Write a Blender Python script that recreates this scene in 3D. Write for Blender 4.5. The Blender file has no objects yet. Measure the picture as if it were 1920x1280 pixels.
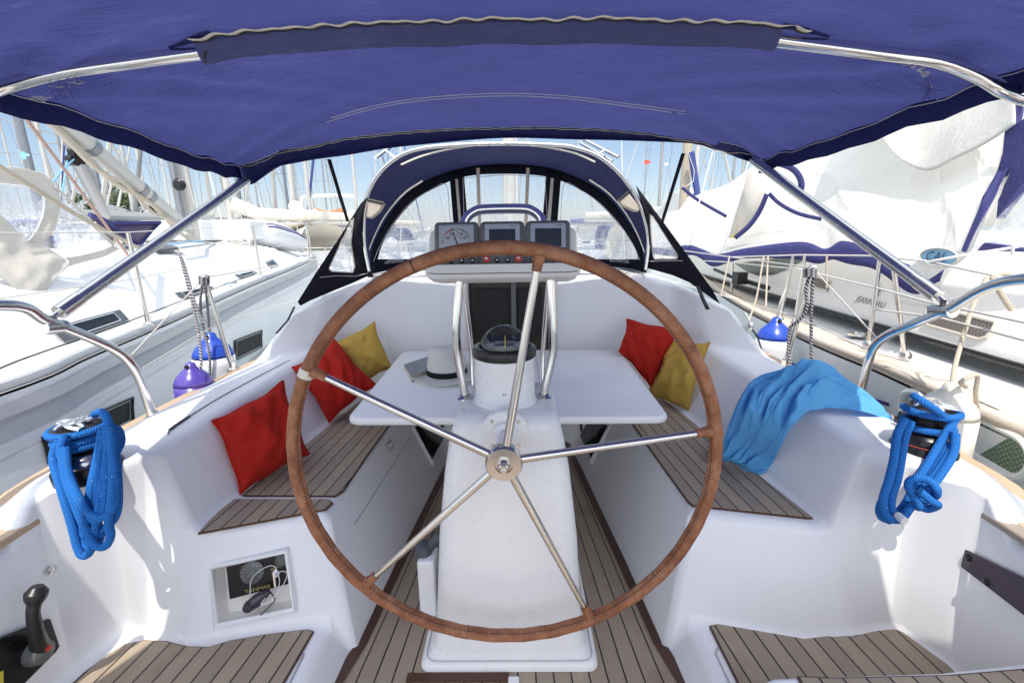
import bpy, bmesh, math, random
from mathutils import Vector, Matrix, noise
from math import sin, cos, pi, radians, hypot, atan2
V = Vector
sc = bpy.context.scene
COL = sc.collection

# ------------------------------------------------------------------ camera
F, PITCH, YAW, ROLL = 860.0, radians(13.4), radians(.53), .012
CAM = V((.034, 0, 1.44))
fh = V((-sin(YAW), cos(YAW), 0)); rt0 = V((cos(YAW), sin(YAW), 0)); ZZ = V((0, 0, 1))
cd = fh*cos(PITCH) - ZZ*sin(PITCH); up0 = fh*sin(PITCH) + ZZ*cos(PITCH)
cu = up0*cos(ROLL) + rt0*sin(ROLL); cr = rt0*cos(ROLL) - up0*sin(ROLL)
camd = bpy.data.cameras.new('camera'); camo = bpy.data.objects.new('camera', camd); COL.objects.link(camo)
camd.sensor_width = 36; camd.lens = F/1920*36; camd.clip_start = .02; camd.clip_end = 4000
M = Matrix((cr, cu, -cd)).transposed().to_4x4(); M.translation = CAM
camo.matrix_world = M; sc.camera = camo

def at(px, py, x=None, y=None, z=None):
    """survey helper: the point of the place seen at a photo pixel, on a known plane"""
    v = cd + cr*((px-960)/F) + cu*((640-py)/F)
    if y is not None: t = (y-CAM.y)/v.y
    elif z is not None: t = (z-CAM.z)/v.z
    else: t = (x-CAM.x)/v.x
    return CAM + v*t

# ------------------------------------------------------------------ world / light
SUN_EL, SUN_AZ = radians(61), radians(186)      # azimuth from +Y clockwise: sun behind the viewer
w = bpy.data.worlds.new('World'); sc.world = w; w.use_nodes = True
nt = w.node_tree; nt.nodes.clear()
sky = nt.nodes.new('ShaderNodeTexSky'); sky.sky_type = 'NISHITA'; sky.sun_disc = False
sky.sun_elevation = SUN_EL; sky.sun_rotation = SUN_AZ; sky.air_density = 1.0; sky.dust_density = .5; sky.ozone_density = 1.5
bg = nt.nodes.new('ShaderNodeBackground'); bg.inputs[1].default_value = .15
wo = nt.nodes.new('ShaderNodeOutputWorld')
ad = nt.nodes.new('ShaderNodeMixRGB'); ad.blend_type = 'ADD'; ad.inputs[0].default_value = 1; tc = nt.nodes.new('ShaderNodeTexCoord'); dp = nt.nodes.new('ShaderNodeVectorMath'); dp.operation = 'DOT_PRODUCT'   # haze and sun-side glow added to the sky to fill the shaded cockpit
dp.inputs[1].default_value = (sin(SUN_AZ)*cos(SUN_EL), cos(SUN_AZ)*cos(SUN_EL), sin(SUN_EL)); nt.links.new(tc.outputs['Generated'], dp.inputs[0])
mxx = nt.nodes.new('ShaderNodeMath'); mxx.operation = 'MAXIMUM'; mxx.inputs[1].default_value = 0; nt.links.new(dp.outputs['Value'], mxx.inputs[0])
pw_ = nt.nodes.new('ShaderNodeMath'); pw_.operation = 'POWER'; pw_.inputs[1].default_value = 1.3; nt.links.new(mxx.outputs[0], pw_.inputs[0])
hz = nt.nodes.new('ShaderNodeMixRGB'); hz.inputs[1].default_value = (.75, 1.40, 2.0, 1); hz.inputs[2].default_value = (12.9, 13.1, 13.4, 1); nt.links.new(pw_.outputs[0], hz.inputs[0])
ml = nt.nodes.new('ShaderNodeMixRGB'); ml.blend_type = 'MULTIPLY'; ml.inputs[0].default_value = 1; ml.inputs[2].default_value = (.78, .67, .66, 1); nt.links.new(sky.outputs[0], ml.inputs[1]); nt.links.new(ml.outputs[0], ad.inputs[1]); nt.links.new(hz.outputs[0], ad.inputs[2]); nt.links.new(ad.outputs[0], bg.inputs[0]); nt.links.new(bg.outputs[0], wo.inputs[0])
sd = bpy.data.lights.new('sun', 'SUN'); sd.energy = 4.3; sd.angle = radians(.5); sd.color = (1, .94, .85)
so = bpy.data.objects.new('sun', sd); COL.objects.link(so)
sdir = V((sin(SUN_AZ)*cos(SUN_EL), cos(SUN_AZ)*cos(SUN_EL), sin(SUN_EL)))
so.rotation_euler = sdir.to_track_quat('Z', 'Y').to_euler(); so.location = sdir*30
sc.view_settings.view_transform = 'Standard'; sc.view_settings.look = 'None'; sc.view_settings.exposure = 0; sc.view_settings.gamma = 1
sc.cycles.max_bounces = 10; sc.cycles.diffuse_bounces = 5; sc.cycles.transparent_max_bounces = 16
sc.cycles.glossy_bounces = 4; sc.cycles.caustics_reflective = False; sc.cycles.caustics_refractive = False
sc.cycles.sample_clamp_indirect = 6
sc.cycles.use_denoising = True

# ------------------------------------------------------------------ materials
class NT:
    def __init__(s, name):
        s.m = bpy.data.materials.new(name); s.m.use_nodes = True; s.t = s.m.node_tree
        s.b = s.t.nodes['Principled BSDF']; s.out = s.t.nodes['Material Output']
    def n(s, typ, **kw):
        o = s.t.nodes.new('ShaderNode'+typ)
        for k, v in kw.items():
            if isinstance(k, str) and hasattr(o, k) and k not in ('inputs',): setattr(o, k, v)
        return o
    def l(s, a, b): s.t.links.new(a, b)
    def co(s, kind='Object'): return s.n('TexCoord').outputs[kind]
    def mapping(s, src, scale):
        m = s.n('Mapping'); s.l(src, m.inputs[0]); m.inputs['Scale'].default_value = scale; return m.outputs[0]
    def noise(s, src, scale=5, detail=4, rough=.55, dist=0):
        o = s.n('TexNoise'); s.l(src, o.inputs['Vector']); o.inputs['Scale'].default_value = scale
        o.inputs['Detail'].default_value = detail; o.inputs['Roughness'].default_value = rough; o.inputs['Distortion'].default_value = dist
        return o.outputs['Fac']
    def ramp(s, f, stops):
        r = s.n('ValToRGB'); s.l(f, r.inputs[0]); e = r.color_ramp.elements
        while len(e) < len(stops): e.new(.5)
        for i, (p, c) in enumerate(stops): e[i].position = p; e[i].color = c if len(c) == 4 else (*c, 1)
        return r.outputs[0]
    def mix(s, f, a, b, mode='MIX'):
        o = s.n('MixRGB', blend_type=mode)
        for i, v in ((0, f), (1, a), (2, b)):
            if hasattr(v, 'is_output'): s.l(v, o.inputs[i])
            elif i == 0: o.inputs[0].default_value = v
            else: o.inputs[i].default_value = (*v, 1)
        return o.outputs[0]
    def math(s, op, a, b=0.0):
        o = s.n('Math', operation=op)
        for i, v in ((0, a), (1, b)):
            if hasattr(v, 'is_output'): s.l(v, o.inputs[i])
            else: o.inputs[i].default_value = v
        return o.outputs[0]
    def bump(s, h, strength=.3, dist=.01):
        o = s.n('Bump'); s.l(h, o.inputs['Height']); o.inputs['Strength'].default_value = strength; o.inputs['Distance'].default_value = dist
        s.l(o.outputs[0], s.b.inputs['Normal']); return o
    def set(s, **kw):
        for k, v in kw.items():
            i = s.b.inputs[k.replace('_', ' ')]
            if hasattr(v, 'is_output'): s.l(v, i)
            elif isinstance(v, tuple) and len(v) == 3: i.default_value = (*v, 1)
            else: i.default_value = v
        return s

def gel(name, col, rough=.32, var=.05, scale=1.7, bump=.02):
    t = NT(name); c = t.co()
    a = t.noise(c, scale, 5, .6); b = t.noise(c, scale*14, 3, .6)
    dk = tuple(k*(1-var*1.6) for k in col); lt = tuple(min(1, k*(1+var*.4)) for k in col)
    cc = t.mix(t.ramp(a, [(.3, (0, 0, 0)), (.7, (1, 1, 1))]), dk, lt)
    sp_ = t.ramp(t.noise(c, 34, 4, .7), [(.66, (0, 0, 0)), (.74, (1, 1, 1))]); st_ = t.ramp(t.noise(t.mapping(c, (9, 9, 1.2)), 1.4, 5, .7), [(.58, (0, 0, 0)), (.78, (1, 1, 1))])
    cc = t.mix(t.math('ADD', t.math('MULTIPLY', sp_, .04), t.math('MULTIPLY', st_, .09)), cc, (.42, .40, .36))
    t.set(Base_Color=cc, Roughness=t.math('ADD', t.math('MULTIPLY', b, .06), rough-.03))
    t.bump(t.noise(c, 2.3, 3), bump, .02)
    return t.m
def plain(name, col, rough=.5, metal=0, var=.12, scale=12, bump=.08, spec=.5):
    t = NT(name); c = t.co(); a = t.noise(c, scale, 5, .6)
    cc = t.mix(a, tuple(k*(1-var) for k in col), tuple(min(1, k*(1+var)) for k in col))
    t.set(Base_Color=cc, Roughness=t.math('ADD', t.math('MULTIPLY', a, .2), rough-.1), Metallic=metal)
    t.b.inputs['Specular IOR Level'].default_value = spec
    t.bump(t.noise(c, scale*6, 3), bump, .003)
    return t.m
def chrome(name, col=(.80, .79, .77), rough=.17):
    t = NT(name); c = t.co(); a = t.noise(t.mapping(c, (30, 30, 30)), 1, 4)
    t.set(Base_Color=t.mix(a, tuple(k*.9 for k in col), col), Metallic=1.0, Roughness=t.math('ADD', t.math('MULTIPLY', a, .14), rough-.07))
    return t.m
def teak(name, tone=1.0, caulk=.09, dark_edges=True):
    """planks along UV v, one plank per unit of u"""
    t = NT(name); uv = t.co('UV')
    sp = t.n('SeparateXYZ'); t.l(uv, sp.inputs[0])
    fr = t.math('FRACT', sp.outputs[0]); fl = t.math('FLOOR', sp.outputs[0])
    d = t.math('ABSOLUTE', t.math('SUBTRACT', fr, .5))
    ck = t.math('GREATER_THAN', d, .5-caulk*.5)
    wn = t.n('TexWhiteNoise', noise_dimensions='1D'); t.l(fl, wn.inputs['W'])
    off = t.n('CombineXYZ'); t.l(sp.outputs[0], off.inputs[0]); t.l(t.math('ADD', sp.outputs[1], t.math('MULTIPLY', wn.outputs[0], 37)), off.inputs[1])
    g1 = t.noise(t.mapping(off.outputs[0], (9, 1.6, 1)), 3.0, 6, .65, .6)
    g2 = t.noise(t.mapping(off.outputs[0], (40, 2.2, 1)), 4.0, 3, .6)
    base = t.ramp(g1, [(.25, tuple(k*tone for k in (.20, .15, .10))), (.55, tuple(k*tone for k in (.315, .25, .18))), (.8, tuple(k*tone for k in (.41, .345, .265)))])
    base = t.mix(.45, base, t.ramp(g2, [(.3, (.12, .085, .055)), (.7, (.58, .49, .38))]))
    pl = t.mix(t.math('MULTIPLY', wn.outputs[0], .85), base, tuple(k*tone for k in (.21, .17, .13)))
    blot = t.noise(t.co(), 2.6, 4, .6)
    pl = t.mix(t.math('MULTIPLY', t.ramp(blot, [(.55, (0, 0, 0)), (.75, (1, 1, 1))]), .45), pl, (.15, .075, .04))
    col = t.mix(ck, pl, (.012, .012, .014))
    t.set(Base_Color=col, Roughness=.62)
    h = t.math('SUBTRACT', t.math('ADD', t.math('MULTIPLY', g2, .25), t.math('MULTIPLY', g1, .2)), t.math('MULTIPLY', ck, .6))
    t.bump(h, .5, .004)
    return t.m
def wood(name, c1, c2, scale=(3, 3, 3), rough=.5):
    t = NT(name); c = t.co(); g = t.noise(t.mapping(c, scale), 4, 6, .65, .8); g2 = t.noise(t.mapping(c, tuple(k*6 for k in scale)), 5, 3)
    t.set(Base_Color=t.mix(t.mix(.4, g, g2), c1, c2), Roughness=rough); t.bump(g2, .3, .003); return t.m
def canvas(name, col, trans=.3, weave=900, dirt=.55):
    t = NT(name); c = t.co()
    a = t.noise(c, 1.1, 5, .6); s1 = t.mix(.5, t.noise(t.mapping(c, (3, 16, 8)), 3.0, 7, .78, .8), t.noise(c, 2.4, 6, .7, .5)); f = t.noise(c, 190, 2)
    cc = t.mix(a, tuple(k*.78 for k in col), tuple(k*1.18 for k in col))
    pale = tuple(min(1, k*1.35+.035) for k in col)
    cc = t.mix(t.math('MULTIPLY', t.ramp(s1, [(.53, (0, 0, 0)), (.68, (1, 1, 1))]), dirt), cc, pale)
    cc = t.mix(t.math('MULTIPLY', f, .25), cc, pale)
    t.set(Base_Color=cc, Roughness=.85); t.b.inputs['Specular IOR Level'].default_value = .15
    bp = t.bump(t.math('ADD', t.math('ADD', t.noise(c, 3.2, 5, .62, .8), t.math('MULTIPLY', t.noise(t.mapping(c, (2, 9, 4)), 4, 4, .6, .6), .5)), t.math('MULTIPLY', f, .1)), .55, .035)
    tr = t.n('BsdfTranslucent'); t.l(cc, tr.inputs[0]); t.l(bp.outputs[0], tr.inputs['Normal'])
    mx = t.n('MixShader'); mx.inputs[0].default_value = trans
    t.l(t.b.outputs[0], mx.inputs[1]); t.l(tr.outputs[0], mx.inputs[2]); t.l(mx.outputs[0], t.out.inputs[0])
    return t.m
def vinyl(name, haze=.25, tint=(.93, .95, .97), streak=(3, 3, 3)):
    t = NT(name); c = t.co()
    a = t.noise(t.mapping(c, streak), 2.2, 6, .65, 1.4); b = t.noise(t.mapping(c, tuple(k*3 for k in streak)), 3.5, 5, .7, 2.0)
    z = t.n('SeparateXYZ'); t.l(t.co('Generated'), z.inputs[0])
    low = t.ramp(z.outputs[2], [(.1, (1, 1, 1)), (.75, (.12, .12, .12))])
    fac = t.math('MULTIPLY', t.ramp(t.mix(.5, a, b), [(.42, (.12, .12, .12)), (.62, (1, 1, 1))]), low)
    fac = t.math('ADD', t.math('MULTIPLY', fac, haze*2.2), haze*.25)
    t.set(Base_Color=(.9, .92, .95), Roughness=.2)
    bp = t.bump(t.mix(.5, a, b), .7, .03)
    tr = t.n('BsdfTransparent'); tr.inputs[0].default_value = (*tint, 1)
    gl = t.n('BsdfGlossy'); gl.inputs['Roughness'].default_value = .06; t.l(bp.outputs[0], gl.inputs['Normal'])
    tl = t.n('BsdfTranslucent'); tl.inputs[0].default_value = (.95, .97, 1, 1)
    m0 = t.n('MixShader'); m0.inputs[0].default_value = .5; t.l(t.b.outputs[0], m0.inputs[1]); t.l(tl.outputs[0], m0.inputs[2])
    m1 = t.n('MixShader'); t.l(fac, m1.inputs[0]); t.l(tr.outputs[0], m1.inputs[1]); t.l(m0.outputs[0], m1.inputs[2])
    m2 = t.n('MixShader'); m2.inputs[0].default_value = .06; t.l(m1.outputs[0], m2.inputs[1]); t.l(gl.outputs[0], m2.inputs[2])
    t.l(m2.outputs[0], t.out.inputs[0]); return t.m
def fabric(name, col, trans=0, wv=260):
    t = NT(name); c = t.co(); a = t.noise(c, 14, 5, .6); f = t.noise(c, wv, 2)
    t.set(Base_Color=t.mix(t.mix(.5, a, f), tuple(k*.7 for k in col), tuple(min(1, k*1.3) for k in col)), Roughness=.95)
    t.b.inputs['Specular IOR Level'].default_value = .1
    t.b.inputs['Sheen Weight'].default_value = .25; t.b.inputs['Sheen Roughness'].default_value = .5; t.b.inputs['Sheen Tint'].default_value = (*[min(1, k*1.2+.05) for k in col], 1)
    bp = t.bump(t.math('ADD', f, t.math('MULTIPLY', a, .6)), .35, .004)
    if trans:
        tr = t.n('BsdfTranslucent'); tr.inputs[0].default_value = (*col, 1)
        mx = t.n('MixShader'); mx.inputs[0].default_value = trans
        t.l(t.b.outputs[0], mx.inputs[1]); t.l(tr.outputs[0], mx.inputs[2]); t.l(mx.outputs[0], t.out.inputs[0])
    return t.m
def braid(name, col, fleck=(.8, .8, .6), fq=160, amount=.3):
    t = NT(name); uv = t.co('UV'); sp = t.n('SeparateXYZ'); t.l(uv, sp.inputs[0])
    a = t.math('SINE', t.math('ADD', t.math('MULTIPLY', sp.outputs[0], 6.2832*5), t.math('MULTIPLY', sp.outputs[1], fq*6)))
    b = t.math('SINE', t.math('SUBTRACT', t.math('MULTIPLY', sp.outputs[0], 6.2832*5), t.math('MULTIPLY', sp.outputs[1], fq*6)))
    h = t.math('MAXIMUM', a, b)
    vor = t.n('TexVoronoi'); t.l(t.mapping(uv, (5, 55, 1)), vor.inputs['Vector']); vor.inputs['Scale'].default_value = 1
    rnd = t.n('SeparateColor'); t.l(vor.outputs['Color'], rnd.inputs[0])
    fl = t.math('MULTIPLY', t.math('GREATER_THAN', rnd.outputs[0], .94), t.math('LESS_THAN', vor.outputs['Distance'], .22))
    cc = t.mix(t.math('MULTIPLY', t.math('ADD', h, 1), .5), tuple(k*.6 for k in col), col)
    cc = t.mix(t.math('MULTIPLY', fl, amount), cc, fleck)
    t.set(Base_Color=cc, Roughness=.85); t.b.inputs['Specular IOR Level'].default_value = .15; t.bump(h, .9, .003); return t.m
def twotone(name, c1, c2, fq=60):
    t = NT(name); uv = t.co('UV'); sp = t.n('SeparateXYZ'); t.l(uv, sp.inputs[0])
    a = t.math('FRACT', t.math('ADD', t.math('MULTIPLY', sp.outputs[0], 2.0), t.math('MULTIPLY', sp.outputs[1], fq)))
    t.set(Base_Color=t.mix(t.math('GREATER_THAN', a, .6), c1, c2), Roughness=.8); return t.m
def leather(name):
    t = NT(name); c = t.co(); uv = t.co('UV'); sp = t.n('SeparateXYZ'); t.l(uv, sp.inputs[0])
    a = t.noise(c, 9, 6, .65); b = t.noise(c, 75, 4, .7); g = t.noise(c, 28, 5, .6)
    col = t.ramp(t.mix(.5, a, g), [(.3, (.14, .050, .026)), (.5, (.30, .125, .062)), (.68, (.46, .24, .135))])
    col = t.mix(t.math('MULTIPLY', t.ramp(b, [(.56, (0, 0, 0)), (.68, (1, 1, 1))]), .45), col, (.42, .22, .12))
    # stitched seam along the inner edge (u near .5)
    band = t.math('LESS_THAN', t.math('ABSOLUTE', t.math('SUBTRACT', sp.outputs[0], .345)), .07)
    st = t.math('GREATER_THAN', t.math('SINE', t.math('MULTIPLY', sp.outputs[1], 620)), .1)
    sm = t.math('MULTIPLY', band, st)
    col = t.mix(t.math('MULTIPLY', sm, .42), col, (.10, .035, .02))
    line = t.math('LESS_THAN', t.math('ABSOLUTE', t.math('SUBTRACT', sp.outputs[0], .345)), .011)
    col = t.mix(t.math('MULTIPLY', line, .8), col, (.05, .02, .012))
    t.set(Base_Color=col, Roughness=.62); t.b.inputs['Specular IOR Level'].default_value = .3
    t.bump(t.math('ADD', t.math('MULTIPLY', b, .6), t.math('MULTIPLY', sm, -.8)), .6, .003); return t.m

MT = {}
MT['gel'] = gel('white_gelcoat', (.87, .875, .88), .32, .02)
MT['nonskid'] = gel('nonskid_gelcoat', (.72, .735, .76), .55, .04, 2.5, .1)
MT['pedestal'] = gel('pedestal_gelcoat', (.87, .865, .85), .28, .012)
MT['creamgel'] = gel('cream_plastic', (.82, .80, .75), .4)
MT['boatwhite'] = gel('topside_white', (.80, .805, .80), .3)
MT['creamroof'] = gel('cream_coachroof', (.90, .885, .84), .35)
MT['hullgrey'] = gel('pale_grey_hull', (.88, .89, .88), .25)
MT['stripe'] = plain('grey_stripe', (.42, .44, .47), .35)
MT['bleached'] = wood('bleached_teak', (.50, .42, .33), (.72, .64, .54), (3, 1, 3), .7)
MT['silver'] = plain('silver_rail', (.52, .53, .53), .35, .3)
MT['teak'] = teak('weathered_teak_planks', 1.5)
MT['teakseat'] = teak('seat_teak_planks', 1.45)
MT['cap'] = wood('bare_teak_cap', (.36, .25, .15), (.62, .47, .32), (3, .7, 3))
MT['greywood'] = wood('silvered_teak', (.22, .18, .15), (.44, .37, .30), (14, 1.2, 3))
MT['darkwood'] = wood('wet_brown_wood', (.05, .022, .012), (.11, .05, .028), (3, 1, 3), .4)
MT['cabinwood'] = wood('varnished_wood', (.022, .011, .007), (.05, .026, .015), (3, 3, 1), .35)
MT['chrome'] = chrome('polished_stainless')
MT['strutsteel'] = chrome('strut_stainless', (.62, .62, .60), .27)
MT['brushed'] = chrome('brushed_stainless', (.70, .67, .62), .24)
MT['winchsteel'] = chrome('winch_steel', (.62, .6, .57), .2)
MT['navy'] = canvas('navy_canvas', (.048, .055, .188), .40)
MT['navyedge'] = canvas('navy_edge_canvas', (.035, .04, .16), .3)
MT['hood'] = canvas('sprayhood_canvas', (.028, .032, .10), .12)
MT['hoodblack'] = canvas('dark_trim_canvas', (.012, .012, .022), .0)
MT['sleeve'] = canvas('faded_sleeve_canvas', (.20, .215, .46), .6, dirt=.9)
MT['tent'] = canvas('white_canvas', (.76, .745, .70), .42, dirt=.1)
MT['cream'] = fabric('cream_canvas', (.70, .67, .61), .3)
MT['tentnavy'] = canvas('awning_navy_band', (.06, .06, .19), .1)
MT['tan'] = fabric('tan_canvas', (.56, .51, .43))
MT['thread'] = plain('pale_thread', (.62, .60, .58), .9)
MT['zip'] = plain('zip_tape', (.72, .67, .56), .8, 0, .35, 60)
MT['zipblack'] = plain('black_zip', (.02, .02, .02), .6)
MT['black'] = plain('black_plastic', (.014, .014, .015), .38)
MT['blackmetal'] = plain('black_anodised', (.02, .02, .021), .28, .4)
MT['darkgrey'] = plain('dark_grey_plastic', (.13, .135, .13), .5, 0, .1, 40)
MT['bezel'] = plain('pale_bezel', (.32, .36, .42), .45)
MT['screen'] = plain('lcd_screen', (.035, .04, .05), .15)
MT['dialface'] = plain('dial_face', (.36, .38, .42), .35)
MT['redbtn'] = plain('red_button', (.60, .05, .03), .35)
MT['redmark'] = plain('red_mark', (.5, .06, .05), .5)
MT['greenmark'] = plain('green_mark', (.05, .30, .12), .5)
MT['yellow'] = plain('yellow_mark', (.75, .62, .05), .5)
MT['gold'] = plain('gold_letters', (.55, .45, .16), .5)
MT['whitemark'] = plain('white_mark', (.7, .7, .7), .5)
MT['greymark'] = plain('grey_mark', (.16, .17, .18), .5)
MT['gauge'] = plain('gauge_glass', (.13, .13, .132), .15, 0, .3, 60)
MT['redfab'] = fabric('red_cushion_fabric', (.42, .022, .014))
MT['yelfab'] = fabric('mustard_cushion_fabric', (.54, .35, .075))
MT['towel'] = fabric('turquoise_cloth', (.16, .50, .92), .3)
MT['straw'] = fabric('ivory_straw', (.78, .75, .68), .1, 420)
MT['hatband'] = fabric('black_ribbon', (.02, .02, .022))
MT['paper'] = plain('paper_pages', (.55, .47, .33), .8, 0, .15, 80)
MT['cover'] = plain('book_cover', (.20, .22, .24), .35, 0, .7, 18)
MT['leather'] = leather('worn_brown_leather')
MT['rope'] = braid('blue_braided_rope', (.038, .25, .78))
MT['drope'] = twotone('navy_white_rope', (.03, .03, .06), (.5, .48, .45), 55)
MT['crope'] = twotone('cream_rope', (.55, .48, .38), (.42, .36, .28), 70)
MT['rrope'] = twotone('red_fleck_rope', (.55, .45, .38), (.45, .16, .12), 40)
MT['brope'] = twotone('light_blue_rope', (.10, .35, .60), (.30, .5, .68), 40)
MT['wire'] = plain('lifeline_wire', (.62, .59, .54), .4)
MT['spar'] = plain('aluminium_spar', (.34, .34, .34), .4, .3, .08, 3)
MT['tanspar'] = plain('tan_spar', (.42, .36, .28), .5, 0, .1, 3)
MT['sparlight'] = plain('pale_spar', (.50, .485, .45), .45, 0, .08, 3)
MT['spardark'] = plain('dark_spar', (.22, .23, .25), .45, .3)
MT['furl'] = plain('navy_furled_sail', (.05, .07, .24), .8, 0, .3, 6)
MT['blueseal'] = plain('blue_vinyl', (.02, .07, .45), .3)
MT['purple'] = plain('violet_vinyl', (.09, .06, .34), .25)
MT['white_vinyl'] = plain('white_vinyl', (.75, .75, .76), .35, 0, .04)
MT['cream_vinyl'] = plain('cream_vinyl', (.68, .64, .55), .5, 0, .06)
MT['doordark'] = plain('door_dark', (.012, .010, .010), .6)
MT['glassdark'] = plain('dark_window', (.012, .014, .017), .08, 0, .2)
MT['glassframe'] = plain('window_frame_grey', (.09, .10, .11), .3)
MT['glassgreen'] = plain('green_tinted_window', (.10, .13, .11), .12, 0, .3, 5)
MT['acrylic'] = plain('purple_black_acrylic', (.05, .035, .055), .12, 0, .4, 9)
MT['purplescreen'] = plain('purple_mesh_screen', (.10, .06, .12), .4, 0, .6, 22)
MT['rubber'] = plain('grey_rubber', (.07, .075, .09), .5)
MT['greyfab'] = canvas('grey_cover', (.24, .25, .26), .1)
MT['bluehull'] = gel('blue_hull', (.20, .36, .48), .25)
MT['darkline'] = plain('dark_line', (.02, .035, .05), .5)
MT['orange'] = plain('orange_canvas', (.62, .25, .10), .7)
MT['redflag'] = plain('red_flag', (.65, .10, .06), .8)
MT['leaf'] = plain('tree_foliage', (.06, .085, .025), .7, 0, .5, 1.5)
MT['leaf2'] = plain('pale_foliage', (.11, .12, .04), .7, 0, .5, 1.5)
MT['bark'] = plain('bark', (.10, .07, .05), .9)
MT['stone'] = plain('quay_stone', (.34, .32, .29), .9, 0, .2, 2)
MT['lightblue'] = plain('light_blue_print', (.30, .58, .74), .7)
MT['navytext'] = plain('navy_print', (.06, .07, .2), .7)
MT['vinyl'] = vinyl('clear_vinyl', .5)
MT['vinylL'] = vinyl('creased_clear_vinyl', .62, (.80, .82, .90))
MT['vinylW'] = vinyl('milky_vinyl', .42)
t = NT('mesh_green'); c = t.co(); ch = t.n('TexChecker'); t.l(c, ch.inputs['Vector']); ch.inputs['Scale'].default_value = 95
t.set(Base_Color=t.mix(ch.outputs['Fac'], (.10, .16, .10), (.26, .34, .24)), Roughness=.3); MT['meshgreen'] = t.m
t = NT('mesh_brown'); c = t.co(); ch = t.n('TexChecker'); t.l(c, ch.inputs['Vector']); ch.inputs['Scale'].default_value = 85
t.set(Base_Color=t.mix(ch.outputs['Fac'], (.12, .10, .09), (.22, .19, .17)), Roughness=.4); MT['meshbrown'] = t.m
t = NT('dome_glass'); t.set(Base_Color=(.9, .93, .95), Roughness=.02)
tr = t.n('BsdfTransparent'); gl = t.n('BsdfGlossy'); gl.inputs['Roughness'].default_value = .03
fz = t.n('LayerWeight'); fz.inputs[0].default_value = .35
mx = t.n('MixShader'); t.l(t.math('ADD', t.math('MULTIPLY', fz.outputs['Fresnel'], .55), .05), mx.inputs[0]); t.l(tr.outputs[0], mx.inputs[1]); t.l(gl.outputs[0], mx.inputs[2]); t.l(mx.outputs[0], t.out.inputs[0]); tr.inputs[0].default_value = (.90, .91, .92, 1)
MT['dome'] = t.m
t = NT('sea'); c = t.co(); n1 = t.noise(t.mapping(c, (1, .5, 1)), 1.6, 5, .6, .5)
t.set(Base_Color=(.20, .255, .255), Roughness=.1); t.bump(n1, .35, .15); MT['water'] = t.m

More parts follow.
